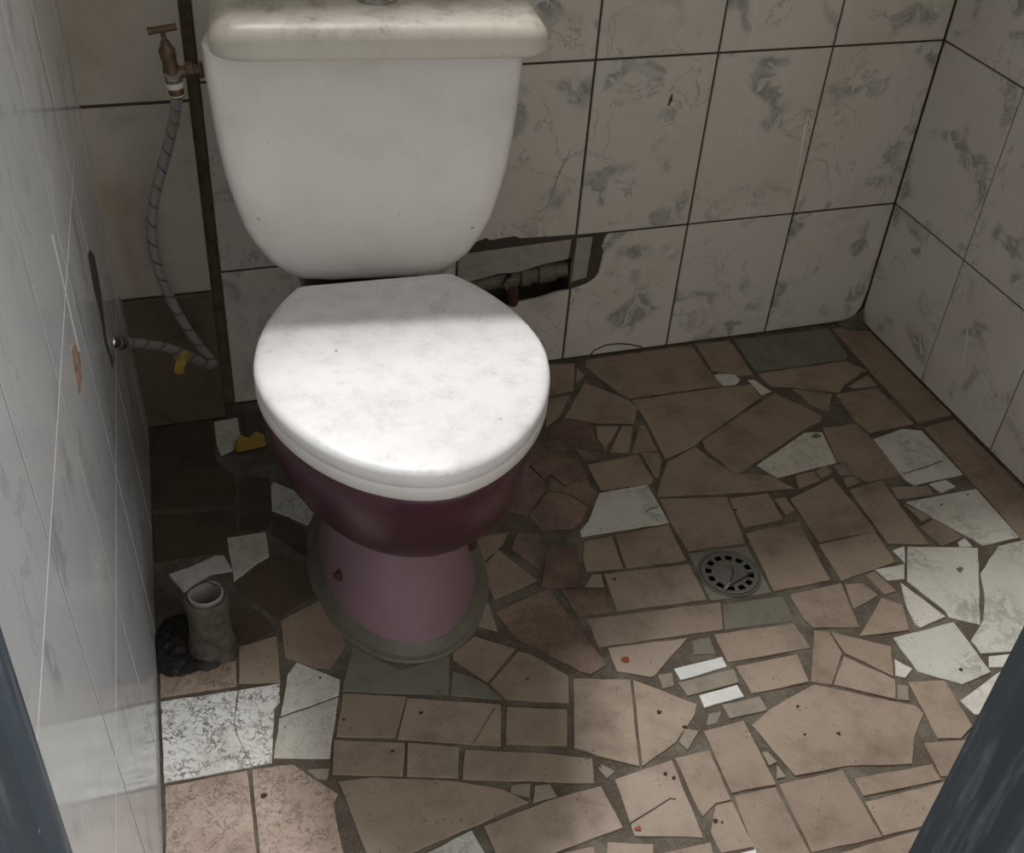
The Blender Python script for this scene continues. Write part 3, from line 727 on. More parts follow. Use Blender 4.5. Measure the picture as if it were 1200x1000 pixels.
    ('b', [(-1.0408, -0.6436), (-0.9317, -0.6829), (-0.9500, -0.7415), (-1.0665, -0.6989)]),
    ('b', [(-0.9253, -0.6879), (-0.8549, -0.7118), (-0.8733, -0.7623), (-0.9432, -0.7402)]),
    ('b', [(-1.1386, -0.6806), (-1.0591, -0.7069), (-1.0723, -0.7509), (-1.1499, -0.7266)]),
    ('b', [(-1.0557, -0.7078), (-0.9983, -0.7296), (-1.0111, -0.7706), (-1.0678, -0.7521)]),
    ('b', [(-0.9928, -0.7355), (-0.9010, -0.7654), (-0.8502, -0.7867), (-0.8605, -0.8190), (-0.9138, -0.8020), (-1.0067, -0.7730)]),
    ('b', [(-1.1447, -0.7381), (-1.1052, -0.7430), (-1.0141, -0.7739), (-0.9655, -0.7990), (-0.9421, -0.8223), (-1.0880, -0.8479), (-1.1258, -0.8581), (-1.1320, -0.8434)]),
    ('o', [(-0.9545, -0.7962), (-0.9318, -0.7995), (-0.9389, -0.8168), (-0.9588, -0.8055)]),
    ('o', [(-0.9282, -0.8034), (-0.9107, -0.8067), (-0.9078, -0.8245), (-0.9376, -0.8244)]),
    ('v', [(-1.0725, -0.8528), (-1.0151, -0.8391), (-1.0080, -0.8716), (-1.0108, -0.8904), (-1.0840, -0.8699)]),
    ('g', [(-1.0891, -0.5450), (-1.0379, -0.5988), (-0.9722, -0.5917), (-0.9902, -0.6530), (-1.1155, -0.6115)]),
    ('b', [(-0.9675, -0.5896), (-0.9324, -0.5691), (-0.8867, -0.6035), (-0.9373, -0.6456), (-0.9701, -0.5991)]),
    ('b', [(-0.8853, -0.6080), (-0.8722, -0.6151), (-0.8353, -0.6620), (-0.8490, -0.7033), (-0.9232, -0.6770), (-0.9354, -0.6488)]),
    ('g', [(-0.9753, -0.6171), (-0.9546, -0.6314), (-0.9398, -0.6476), (-0.9276, -0.6759), (-0.9880, -0.6530)]),
    ('o', [(-0.9028, -0.5120), (-0.8968, -0.5188), (-0.9000, -0.5680), (-0.9222, -0.5530)]),
    ('m', [(-1.3297, -0.5724), (-1.2383, -0.5784), (-1.2490, -0.6233), (-1.2480, -0.6457), (-1.2370, -0.6930), (-1.2849, -0.6909), (-1.3343, -0.6884)]),
    ('m', [(-1.2375, -0.5783), (-1.1878, -0.5806), (-1.1915, -0.6093), (-1.1999, -0.6170), (-1.2141, -0.6933), (-1.2363, -0.6929), (-1.2471, -0.6460), (-1.2482, -0.6235)]),
    ('c', [(-1.1764, -0.5698), (-1.1622, -0.5532), (-1.1152, -0.5948), (-1.1209, -0.6171), (-1.1942, -0.6303)]),
    ('c', [(-1.1965, -0.6332), (-1.1220, -0.6202), (-1.1485, -0.7045), (-1.2112, -0.6874)]),
    ('p', [(-1.3335, -0.6935), (-1.2428, -0.6965), (-1.2474, -0.8240), (-1.3413, -0.7974)]),
    ('p', [(-1.2375, -0.6965), (-1.1917, -0.7015), (-1.1489, -0.7544), (-1.1555, -0.7634), (-1.1568, -0.7827), (-1.1576, -0.8492), (-1.2443, -0.8248)]),
    ('o', [(-1.1771, -0.7129), (-1.1518, -0.7184), (-1.1569, -0.7321), (-1.1686, -0.7274)]),
    ('p', [(-1.3270, -0.5279), (-1.2351, -0.5316), (-1.2390, -0.5717), (-1.3299, -0.5658)]),
    ('b', [(-1.2280, -0.5093), (-1.1799, -0.5033), (-1.1865, -0.5799), (-1.2359, -0.5682)]),
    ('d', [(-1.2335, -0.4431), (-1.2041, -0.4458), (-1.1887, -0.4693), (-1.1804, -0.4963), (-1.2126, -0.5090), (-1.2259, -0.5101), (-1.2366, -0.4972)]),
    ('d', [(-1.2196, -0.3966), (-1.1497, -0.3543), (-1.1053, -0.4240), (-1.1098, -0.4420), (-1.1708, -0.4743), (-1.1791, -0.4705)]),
    ('b', [(-1.1710, -0.4787), (-1.1050, -0.4514), (-1.0965, -0.5400), (-1.1237, -0.5731), (-1.1442, -0.5662), (-1.1749, -0.5402)]),
    ('c', [(-1.2194, -0.3074), (-1.1653, -0.3078), (-1.1676, -0.3581), (-1.1861, -0.3671), (-1.2204, -0.3933), (-1.2195, -0.3664)]),
    ('v', [(-1.1435, -0.2127), (-1.1383, -0.2044), (-1.1119, -0.2307), (-1.0905, -0.2913), (-1.1054, -0.3082), (-1.1498, -0.2668)]),
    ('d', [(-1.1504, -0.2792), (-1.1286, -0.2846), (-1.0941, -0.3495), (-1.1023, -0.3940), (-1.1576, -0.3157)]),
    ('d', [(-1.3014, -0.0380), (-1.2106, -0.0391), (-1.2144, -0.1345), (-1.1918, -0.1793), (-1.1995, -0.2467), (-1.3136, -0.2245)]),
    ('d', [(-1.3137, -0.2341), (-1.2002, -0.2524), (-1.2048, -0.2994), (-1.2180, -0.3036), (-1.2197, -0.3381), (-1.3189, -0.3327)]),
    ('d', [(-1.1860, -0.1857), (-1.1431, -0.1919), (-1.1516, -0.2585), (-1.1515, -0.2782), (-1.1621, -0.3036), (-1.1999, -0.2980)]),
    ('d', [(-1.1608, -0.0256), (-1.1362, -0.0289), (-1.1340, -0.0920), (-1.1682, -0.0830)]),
    ('w', [(-1.2072, -0.0380), (-1.1705, -0.0353), (-1.1721, -0.0830), (-1.1865, -0.1148), (-1.2060, -0.1243), (-1.2096, -0.0968)])]
bm, uvl, sdl = new_tile_bm()
pf = lambda a, b, h: Vector((a, b, h))
def ragged(poly):
    out = []
    for p, q in zip(poly, poly[1:] + poly[:1]):
        d = math.dist(p, q)
        out.append(p)
        n = int(d / 0.022)
        nx, ny = -(q[1] - p[1]) / max(d, 1e-6), (q[0] - p[0]) / max(d, 1e-6)
        for i in range(1, n + 1):
            t = i / (n + 1)
            jj = R.uniform(-0.0007, 0.0007)
            out.append((p[0] + (q[0] - p[0]) * t + nx * jj, p[1] + (q[1] - p[1]) * t + ny * jj))
    return out
for kd, poly in SHARDS:
    big = max(math.dist(p, q) for p in poly for q in poly)
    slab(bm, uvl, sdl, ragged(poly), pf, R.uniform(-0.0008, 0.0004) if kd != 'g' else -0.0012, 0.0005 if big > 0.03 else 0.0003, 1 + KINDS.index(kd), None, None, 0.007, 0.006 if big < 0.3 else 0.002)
# mortar bed (with an opening for the drain), a bit uneven
DR = (-0.5499, -0.5490)
NX, NY = 92, 76
X0, X1, Y0, Y1 = -1.42, 0.006, -1.165, 0.006
gv = [[bm.verts.new((X0 + (X1 - X0) * i / NX, Y0 + (Y1 - Y0) * j / NY, -0.0022 + 0.0013 * mnoise.noise(Vector((i * 0.35, j * 0.35, 3.1))))) for i in range(NX + 1)] for j in range(NY + 1)]
for j in range(NY):
    for i in range(NX):
        bm.faces.new((gv[j][i], gv[j][i + 1], gv[j + 1][i + 1], gv[j + 1][i])).material_index = 0
box(bm, -2.6, 1.2, -3.4, -1.165, -0.05, -0.006, 0)
# fine cracks across single tiles and small dark marks
for pts in [[(-0.8413, -0.8797), (-0.8075, -0.8698), (-0.7824, -0.8617), (-0.7762, -0.8646)], [(-0.9807, -0.73), (-0.9649, -0.7127), (-0.9406, -0.6865)], [(-0.6158, -0.4012), (-0.6072, -0.3975), (-0.5923, -0.3954)], [(-0.1779, -0.4191), (-0.1214, -0.4112), (-0.0927, -0.405)]]:
    strip(bm, pts, 0.0008, pf, (-0.001, 0.0011), 0)
for (x, y), r, mt in [((-0.7528, -0.6568), 0.0054, 14), ((-0.8335, -0.8885), 0.0036000000000000003, 14), ((-0.5411, -0.8337), 0.0024, 15), ((-0.5703, -0.783), 0.0018, 15), ((-0.5834, -0.8236), 0.0015, 15), ((-0.3284, -0.7865), 0.003, 15), ((-0.744, -0.9022), 0.003, 15), ((-0.7373, -0.9063), 0.0012, 15), ((-1.0305, -0.6703), 0.0024, 15), ((-1.1222, -0.6561), 0.0018, 15), ((-1.0761, -0.7153), 0.0018, 15), ((-0.8875, -0.6541), 0.0018, 15), ((-1.1384, -0.5862), 0.0015, 15), ((-0.7142, -0.5191), 0.0024, 15), ((-0.4809, -0.4306), 0.0024, 15), ((-1.2294, -0.7351), 0.003, 15), ((-0.7456, -0.7455), 0.003, 15), ((-0.7236, -0.7739), 0.0024, 15), ((-0.7736, -0.8296), 0.0024, 15), ((-0.7662, -0.8377), 0.0024, 15), ((-0.16, -0.4979), 0.0018, 15), ((-0.1037, -0.4873), 0.0015, 15), ((-0.2179, -0.6264), 0.005, 13), ((-0.2666, -0.3007), 0.007, 16)]:
    n = 7
    prism(bm, [(x + r * R.uniform(0.5, 1.3) * math.cos(2 * math.pi * i / n) * 1.2, y + r * R.uniform(0.5, 1.2) * math.sin(2 * math.pi * i / n)) for i in range(n)], pf, 0.0, 0.0011, mt)
# mortar cove round the pedestal and in the right-hand corner
def egg(cx, yb, yf, hw, m, n=56, sx=1.0):
    out = []
    for i in range(n):
        t = 2 * math.pi * i / n
        c, s_ = math.cos(t), math.sin(t)
        ym = yb + (yf - yb) * m
        yy = ym + (yf - ym) * c if c > 0 else ym + (ym - yb) * c
        out.append((cx + hw * s_, yy))
    return out
PC = (-1.000, -0.235, -0.576, 0.105, 0.52)
def rings_cove(e, z):
    q = egg(PC[0], PC[1] + e, PC[2] - e, PC[3] + e, PC[4])
    return [Vector((a + 0.003 * mnoise.noise(Vector((a * 30, b_ * 30, z * 50 + e * 90))), b_ + 0.003 * mnoise.noise(Vector((b_ * 30, a * 30, 7 + e * 90))), z)) for a, b_ in q]
loft(bm, [rings_cove(-0.012, 0.014), rings_cove(-0.002, 0.013), rings_cove(0.005, 0.006), rings_cove(0.010, 0.002), rings_cove(0.016, 0.0006), rings_cove(0.019, -0.003)], False, False, mat=1 + len(KINDS))
cv = []
for i in range(9):
    t = i / 8
    cv.append([Vector((-0.055 + 0.053 * t, -0.004, 0.004 + 0.024 * t * t)), Vector((-0.05 + 0.040 * t, -0.016 - 0.008 * t, 0.002 + 0.006 * t)), Vector((-0.045 + 0.043 * t, -0.028 - 0.012 * t, 0.0005))])
for a, c in zip(cv, cv[1:]):
    va = [bm.verts.new(p) for p in a]; vb = [bm.verts.new(p) for p in c]
    for i in range(2): bm.faces.new((va[i], va[i + 1], vb[i + 1], vb[i])).material_index = 0
floor = structure(link('floor', bm, [M['mortar']] + [M[k_] for k_ in KINDS] + [M['g'], M['blood'], M['speck'], M['g']]))

# ------------------------------------------------------------------ toilet
LX, LY, LTH = -1.009, -0.338, -0.036
toilet = thing('toilet', (LX, LY, 0), 'toilet with closed white lid, maroon bowl, lilac pedestal and white cistern', 'toilet', LTH)
def seat_outline(W=0.162, L=0.371, m=0.455, w0=0.093, nb=1.763, nf=1.845, n=44):
    b_ = m / (1 - (w0 / W) ** nb) ** (1 / nb)
    pts = [(w0 - 0.012, 0.0), (w0 - 0.004, -0.0006)]
    t0 = math.asin(min(1.0, (m / b_) ** (nb / 2)))
    for i in range(1, n + 1):                               # right side from the cut-off back to the widest point
        a = t0 * (1 - i / n)
        pts.append((W * math.cos(a) ** (2 / nb), -(m - b_ * math.sin(a) ** (2 / nb)) * L))
    for i in range(1, n + 1):                               # then round the front
        a = math.pi / 2 * i / n
        pts.append((W * max(0.0, math.cos(a)) ** (2 / nf), -(m + (1 - m) * math.sin(a) ** (2 / nf)) * L))
    return pts + [(-x, y) for x, y in pts[-2::-1]]
def shrink(poly, d):
    n = len(poly); out = []
    for i in range(n):
        p0, p1, p2 = Vector(poly[i - 1]), Vector(poly[i]), Vector(poly[(i + 1) % n])
        e1 = (p1 - p0).normalized(); e2 = (p2 - p1).normalized()
        nrm = Vector((e1.y, -e1.x)) + Vector((e2.y, -e2.x))
        nrm.normalize()
        out.append(p1 + nrm * d)
    return out
SO = seat_outline()
area = sum(p[0] * q[1] - q[0] * p[1] for p, q in zip(SO, SO[1:] + SO[:1]))
SG = 1 if area < 0 else -1
ZT = 0.418
def ring_at(out_, d, z): return [Vector((p.x, p.y, z)) for p in shrink(out_, SG * d)]
def central(out_, f, z):
    c = Vector((0, -0.19))
    return [Vector((c.x + (p[0] - c.x) * f, c.y + (p[1] - c.y) * f, z)) for p in out_]
bm = bmesh.new()
inner = [(p.x, p.y) for p in shrink(SO, SG * 0.012)]
loft(bm, [ring_at(SO, 0.006, ZT - 0.0185), ring_at(SO, 0.0012, ZT - 0.0185), ring_at(SO, 0.0, ZT - 0.017), ring_at(SO, 0.0, ZT - 0.0085), ring_at(SO, 0.0008, ZT - 0.0055), ring_at(SO, 0.0028, ZT - 0.0028), ring_at(SO, 0.0062, ZT - 0.0010), ring_at(SO, 0.012, ZT - 0.0002),
          central(inner, 0.86, ZT + 0.0006), central(inner, 0.6, ZT + 0.0012), central(inner, 0.3, ZT + 0.0016)], True, True)
lid = link('lid', bm, M['lid'], toilet, smooth=True, angle=50)
bm = bmesh.new()
loft(bm, [central(inner, 0.62, ZT - 0.021), ring_at(SO, 0.003, ZT - 0.0195), ring_at(SO, 0.0006, ZT - 0.021), ring_at(SO, 0.0, ZT - 0.025), ring_at(SO, 0.0004, ZT - 0.034), ring_at(SO, 0.003, ZT - 0.038), ring_at(SO, 0.012, ZT - 0.0385), central(inner, 0.62, ZT - 0.0385), central(inner, 0.62, ZT - 0.021)], False, False)
bmesh.ops.remove_doubles(bm, verts=bm.verts[:], dist=1e-5)
seat = link('seat', bm, M['seat'], toilet, smooth=True, angle=50)
# two small dead flies / specks of dirt stay in the lid's own surface
def loc(x, y, z): # world -> toilet local
    v = Matrix.Rotation(-LTH, 4, 'Z') @ (Vector((x, y, z)) - Vector((LX, LY, 0)))
    return v
def eggring(z, hw, yb, yf, m=0.5, cx=-1.005, n=56, power=1.0):
    return [loc(a, b_, z) for a, b_ in egg(cx, yb, yf, hw, m, n)]
bm = bmesh.new()
loft(bm, [eggring(0.381, 0.130, -0.33, -0.672, 0.45, -1.017), eggring(0.3815, 0.152, -0.31, -0.702, 0.45, -1.018), eggring(0.376, 0.1555, -0.305, -0.706, 0.45, -1.018), eggring(0.352, 0.1545, -0.30, -0.704, 0.45, -1.017), eggring(0.325, 0.152, -0.295, -0.697, 0.46, -1.015),
          eggring(0.295, 0.148, -0.285, -0.684, 0.47, -1.013), eggring(0.262, 0.141, -0.275, -0.663, 0.48, -1.010), eggring(0.232, 0.131, -0.27, -0.637, 0.49, -1.008), eggring(0.208, 0.119, -0.26, -0.611, 0.5, -1.006),
          eggring(0.190, 0.106, -0.26, -0.589, 0.5, -1.004), eggring(0.180, 0.096, -0.26, -0.576, 0.5, -1.003), eggring(0.174, 0.085, -0.262, -0.560, 0.5, -1.002)], True, True)
# deck under the cistern
dk = [(-0.075, -0.31), (-0.055, -0.34), (0.055, -0.34), (0.075, -0.31), (0.07, -0.18), (0.055, -0.165), (-0.055, -0.165), (-0.07, -0.18)]
loft(bm, [[loc(-1.010 + a * f, b_, z) for a, b_ in dk] for f, z in ((0.7, 0.22), (0.85, 0.28), (1.0, 0.335), (1.0, 0.372), (0.95, 0.378))])
bowl = link('bowl', bm, M['maroon'], toilet, smooth=True, angle=60)
bowl['label'] = 'dark maroon glazed bowl'
bm = bmesh.new()
loft(bm, [eggring(0.0, 0.105, -0.235, -0.576, 0.52, PC[0]), eggring(0.012, 0.1035, -0.235, -0.574, 0.52, PC[0]), eggring(0.04, 0.0985, -0.235, -0.567, 0.52, -1.0), eggring(0.08, 0.0925, -0.23, -0.557, 0.52, -1.0),
          eggring(0.12, 0.0885, -0.22, -0.549, 0.52, -1.0), eggring(0.155, 0.0865, -0.21, -0.546, 0.52, -1.0), eggring(0.185, 0.087, -0.20, -0.548, 0.52, -1.001), eggring(0.22, 0.090, -0.19, -0.54, 0.52, -1.002), eggring(0.26, 0.09, -0.18, -0.53, 0.52, -1.002)], True, True)
ped = link('pedestal', bm, M['lilac'], toilet, smooth=True, angle=60)
ped['label'] = 'dusty lilac pedestal'
for x, y, z, d in ((-1.088, -0.468, 0.052, (-1, -0.25, 0.35)), (-0.912, -0.468, 0.064, (1, -0.25, 0.35))):
    bm = bmesh.new()
    lathe(bm, [(0.0075, -0.006), (0.0075, 0.003), (0.006, 0.005), (0.004, 0.009), (0.002, 0.010)], loc(x, y, z), d, 8)
    link('fixing_bolt', bm, M['rust'], toilet, smooth=True, angle=40)

# cistern: its own frame, turned slightly against the wall
CTH = -0.11 - LTH
CO = Vector((-1.005, -0.300, 0))
cR = Matrix.Rotation(-0.11, 4, 'Z')
def cl_(x, y, z):
    w = CO + (cR @ Vector((x, y, z)))
    return loc(w.x, w.y, w.z)
half = [(0.0, 0.3855), (0.05, 0.386), (0.085, 0.390), (0.105, 0.400), (0.124, 0.417), (0.140, 0.442), (0.151, 0.466), (0.160, 0.50), (0.167, 0.535), (0.172, 0.575), (0.175, 0.615), (0.1768, 0.65), (0.1775, 0.684)]
CO_full = half + [(-x, z) for x, z in half[:0:-1]]
def cist_ring(y, fx, dz_bot, bul=0.0):
    out = []
    for x, z in CO_full:
        zc = 0.684 - (0.684 - z) * (1 - dz_bot)
        out.append(cl_(x * fx, y - bul * (1 - (x / 0.18) ** 2), zc))
    return out
bm = bmesh.new()
loft(bm, [cist_ring(0.014, 0.5, 0.4), cist_ring(0.0025, 0.80, 0.16), cist_ring(0.0, 0.90, 0.075), cist_ring(0.0008, 0.945, 0.04), cist_ring(0.004, 0.975, 0.018), cist_ring(0.010, 0.994, 0.004), cist_ring(0.018, 1.0, 0.0), cist_ring(0.032, 0.992, 0.0), cist_ring(0.07, 0.955, 0.004), cist_ring(0.12, 0.89, 0.01), cist_ring(0.150, 0.84, 0.02), cist_ring(0.160, 0.78, 0.06)], True, True)
for v in bm.verts:
    pass
cis = link('cistern', bm, M['cistern'], toilet, smooth=True, angle=55)
cis['label'] = 'white rounded cistern'
# cistern lid, sitting askew to the right
def rrect(x0, x1, y0, y1, rf, rb, n=8):
    P = []
    for cx, cy, r, a0 in ((x1 - rf, y0 + rf, rf, -90), (x1 - rb, y1 - rb, rb, 0), (x0 + rb, y1 - rb, rb, 90), (x0 + rf, y0 + rf, rf, 180)):
        for i in range(n + 1):
            a = math.radians(a0 + 90 * i / n)
            P.append((cx + r * math.cos(a), cy + r * math.sin(a)))
    return P
def lidring(d, z, dz=0.0):
    return [cl_(x, y, z) for x, y in rrect(-0.170 + d, 0.203 - d, -0.026 + d, 0.172 - d, 0.034 - d * 0.5, 0.02)]
bm = bmesh.new()
loft(bm, [lidring(0.012, 0.6800), lidring(0.003, 0.6800), lidring(0.0006, 0.6822), lidring(0.0, 0.686), lidring(0.0006, 0.694), lidring(0.003, 0.702), lidring(0.008, 0.7085), lidring(0.0135, 0.7125), lidring(0.021, 0.7148), lidring(0.032, 0.7156)], True, True)
clid = link('cistern_lid', bm, M['cistern_lid'], toilet, smooth=True, angle=60)
clid['label'] = 'grimy cistern lid sitting askew'
bm = bmesh.new()
bx = cl_(0.0165, 0.068, 0)
lathe(bm, [(0.0245, 0.7150), (0.0245, 0.7195), (0.0225, 0.722), (0.0195, 0.722), (0.0190, 0.7205), (0.0180, 0.7205), (0.0175, 0.724), (0.013, 0.7255), (0.005, 0.726)], (bx.x, bx.y, 0), (0, 0, 1), 28)
fb = link('flush_button', bm, M['chrome'], clid, smooth=True, angle=35)
fb['label'] = 'chrome flush button'

# ------------------------------------------------------------------ water valve and hose
VX, VY = -1.211, -0.225
valve = thing('water_valve', (VX, VY, 0.63), 'tarnished brass water valve with T handle beside the cistern', 'valve')
bm = bmesh.new()
lathe(bm, [(0.0085, -0.018), (0.0088, -0.004), (0.0095, 0.002), (0.0095, 0.012), (0.0085, 0.018), (0.0082, 0.026), (0.0092, 0.028), (0.0092, 0.036), (0.006, 0.041), (0.0045, 0.046)], (0, 0, 0), (-0.10, 0, 1), 18)
lathe(bm, [(0.0068, 0.0), (0.0068, 0.010)], (0.006, 0, 0.010), (1, 0.0, 0.05), 14)
link('valve_body', bm, M['brass'], valve, smooth=True, angle=35)
bm = bmesh.new()
lathe(bm, [(0.0088, 0.0), (0.0095, 0.001), (0.0095, 0.008), (0.0088, 0.009)], (0.014, 0, 0.0105), (1, 0, 0.05), 6)
lathe(bm, [(0.0062, 0.0), (0.0062, 0.006)], (0.023, 0, 0.011), (1, 0, 0.05), 14)
lathe(bm, [(0.009, 0.0), (0.0095, 0.0008), (0.0095, 0.004), (0.009, 0.005)], (0.028, 0, 0.011), (1, 0, 0.05), 14)
link('union_nut', bm, M['brass'], valve, smooth=True, angle=30)
bm = bmesh.new()
lathe(bm, [(0.0032, 0.040), (0.0030, 0.058)], (0, 0, 0), (-0.10, 0, 1), 10)
tube(bm, [(-0.0205, 0.002, 0.0560), (-0.014, 0.001, 0.0572), (0.0, 0, 0.0592), (0.006, -0.001, 0.0605), (0.0095, -0.001, 0.0612)], [0.0046, 0.0036, 0.0040, 0.0036, 0.0044], 10)
link('handle', bm, M['brass'], valve, smooth=True, angle=40)
bm = bmesh.new()
lathe(bm, [(0.0094, -0.0075), (0.0099, -0.0065), (0.0099, -0.0015), (0.0094, -0.0005)], (0, 0, 0), (-0.10, 0, 1), 18)
lathe(bm, [(0.0090, -0.0165), (0.0093, -0.0160), (0.0090, -0.0152)], (0, 0, 0), (-0.10, 0, 1), 18)
tp = link('thread_tape', bm, M['tape'], valve, smooth=True)
tp['label'] = 'white thread tape wound round the joint'

HP = [(-1.2107, -0.222, 0.6288), (-1.209, -0.2, 0.6028), (-1.214, -0.165, 0.5591), (-1.2241, -0.14, 0.5158), (-1.2392, -0.125, 0.4662), (-1.2512, -0.115, 0.424), (-1.2588, -0.11, 0.3785), (-1.2579, -0.105, 0.3302), (-1.2492, -0.1, 0.2789), (-1.2331, -0.1, 0.2273), (-1.2153, -0.1, 0.1837), (-1.2031, -0.1, 0.1607), (-1.2018, -0.105, 0.1548), (-1.2127, -0.115, 0.165), (-1.2328, -0.13, 0.1919), (-1.2566, -0.145, 0.2187), (-1.2833, -0.16, 0.2399), (-1.3041, -0.18, 0.2591), (-1.3209, -0.205, 0.2783)]
hose = thing('flexible_hose', HP[0], 'braided steel flexible hose bending down from brass valve to wall outlet', 'hose')
h0 = Vector(HP[0])
path = smooth_path([Vector(p) - h0 for p in HP])
bm = bmesh.new()
uvh = bm.loops.layers.uv.new('UVMap')
tube(bm, path, 0.0068, 16, uv=uvh)
link('braided_hose', bm, M['hose'], hose, smooth=True, angle=60)
for a, c, nm in ((path[0], path[4], 'crimp_sleeve'), (path[-1], path[-5], 'crimp_sleeve')):
    bm = bmesh.new()
    d = (c - a).normalized()
    lathe(bm, [(0.0078, -0.004), (0.0086, -0.003), (0.0086, 0.012), (0.0078, 0.014)], a, d, 16)
    link(nm, bm, M['steel'], hose, smooth=True, angle=35)
bm = bmesh.new()
d = (path[0] - path[4]).normalized()
lathe(bm, [(0.0088, 0.003), (0.0098, 0.004), (0.0098, 0.015), (0.0088, 0.016)], path[0], d, 6)
link('hose_nut', bm, M['steel'], hose, smooth=True, angle=30)

e = Vector(HP[-1])
outlet = thing('wall_outlet', e, 'brass water outlet nipple in ragged hole in left wall', 'outlet')
bm = bmesh.new()
d = (Vector(HP[-1]) - Vector(HP[-3])).normalized()
lathe(bm, [(0.0070, 0.004), (0.0070, 0.009), (0.0095, 0.0095), (0.0095, 0.018), (0.007, 0.019), (0.007, 0.034)], (0, 0, 0), d, 6)
link('hex_nipple', bm, M['brass'], outlet, smooth=True, angle=30)
bm = bmesh.new()
lathe(bm, [(0.0105, 0.018), (0.0115, 0.019), (0.0115, 0.022), (0.0105, 0.023)], (0, 0, 0), d, 14)
link('wall_flange', bm, M['chrome'], outlet, smooth=True, angle=30)

# yellow rag of plastic tied round the hose near its bend
YT = Vector((-1.2431, -0.138, 0.2004))
bm = bmesh.new()
ydir = Vector((0.0238, 0.015, -0.0268)).normalized()
ys = ydir.cross(Vector((0, -1, 0))).normalized()
rings = []
for i in range(9):
    t = i / 8
    c = YT + ydir * (t - 0.5) * 0.016
    rr = 0.0078 + 0.0022 * math.sin(t * math.pi) + 0.0006 * math.sin(i * 2.1)
    u_ = ydir.cross(Vector((0, 0, 1))).normalized(); v_ = ydir.cross(u_)
    rings.append([c + (u_ * math.cos(a) + v_ * math.sin(a)) * rr * (1 + 0.12 * math.sin(3 * a + i)) for a in [2 * math.pi * q / 18 for q in range(18)]])
loft(bm, rings)
tail = [YT + Vector((-0.002, -0.010, 0.0)), YT + Vector((-0.004, -0.013, -0.008)), YT + Vector((-0.007, -0.012, -0.018)), YT + Vector((-0.004, -0.011, -0.024))]
L_ = []
for i, p in enumerate(tail):
    w = (0.006, 0.0075, 0.0065, 0.004)[i]
    L_.append([p + Vector((-w, 0, 0)), p + Vector((w, 0.001, 0.001)), p + Vector((w, 0.003, 0.001)), p + Vector((-w, 0.002, 0))])
loft(bm, L_)
tg = link('plastic_tie', bm, M['yellow'], smooth=True, angle=50)
tag(tg, 'yellow plastic rag tied round the hose near its lowest bend', 'plastic tie')

# ------------------------------------------------------------------ exposed pipe in the wall recess
pf_ = thing('exposed_pipe', (-0.70, 0.022, 0.168), 'grimy iron pipe with couplings exposed in broken tiled back wall', 'pipe')
bm = bmesh.new()
tube(bm, [(-0.125, 0, -0.008), (-0.06, 0, -0.004), (0.0, 0, 0.0), (0.05, 0, 0.003), (0.092, 0, 0.006)], [0.015, 0.0155, 0.0155, 0.016, 0.015], 18)
link('pipe', bm, M['pipe_d'], pf_, smooth=True, angle=50)
for x, r_, w in ((0.018, 0.0205, 0.010), (0.055, 0.0195, 0.016)):
    bm = bmesh.new()
    lathe(bm, [(r_ - 0.003, -w), (r_, -w + 0.002), (r_, w - 0.002), (r_ - 0.003, w)], (x, 0, 0.001 + x * 0.06), (1, 0, 0.06), 18)
    link('coupling', bm, M['pipe_d'], pf_, smooth=True, angle=35)
bm = bmesh.new()
tube(bm, [(-0.012, -0.004, 0.0), (-0.010, -0.016, -0.004), (-0.008, -0.023, -0.014), (-0.006, -0.025, -0.030), (-0.005, -0.025, -0.038)], [0.013, 0.0125, 0.011, 0.0085, 0.0075], 14)
el = link('tap_stub', bm, M['rust'], pf_, smooth=True, angle=50)
el['label'] = 'rusty stub bent down from the pipe'
bm = bmesh.new()
lathe(bm, [(0.0125, 0.0), (0.0140, 0.001), (0.0140, 0.006), (0.0115, 0.008)], (-0.012, -0.020, 0.003), (0.1, -1, -0.25), 8)
link('end_cap', bm, M['pipe_d'], pf_, smooth=True, angle=35)

# ------------------------------------------------------------------ floor drain
drain = thing('floor_drain', (DR[0], DR[1], 0), 'round grey floor drain grate with ring of square slots', 'drain')
bm = bmesh.new()
lathe(bm, [(0.0455, -0.003), (0.0455, -0.0002), (0.0450, 0.0006), (0.0425, 0.0008), (0.0415, -0.0006), (0.0415, -0.003)], (0, 0, 0), (0, 0, 1), 48)
link('drain_ring', bm, M['grate'], drain, smooth=True, angle=35)
bm = bmesh.new()
NS = 12
def arcpts(r, a0, a1, n): return [(r * math.cos(a0 + (a1 - a0) * i / n), r * math.sin(a0 + (a1 - a0) * i / n)) for i in range(n + 1)]
zt, zb = 0.0012, -0.0008
full = 2 * math.pi
def ringsolid(r0, r1, a0, a1, n):
    pr0 = arcpts(r0, a0, a1, n); pr1 = arcpts(r1, a0, a1, n)
    for i in range(n):
        q = [pr0[i], pr1[i], pr1[i + 1], pr0[i + 1]]
        bm.faces.new([bm.verts.new((x, y, zt)) for x, y in q])
        for (xa, ya), (xb, yb) in ((q[0], q[3]), (q[1], q[2])):
            bm.faces.new([bm.verts.new(p) for p in ((xa, ya, zt), (xb, yb, zt), (xb, yb, zb), (xa, ya, zb))])
ringsolid(0.0345, 0.0410, 0, full, 48)
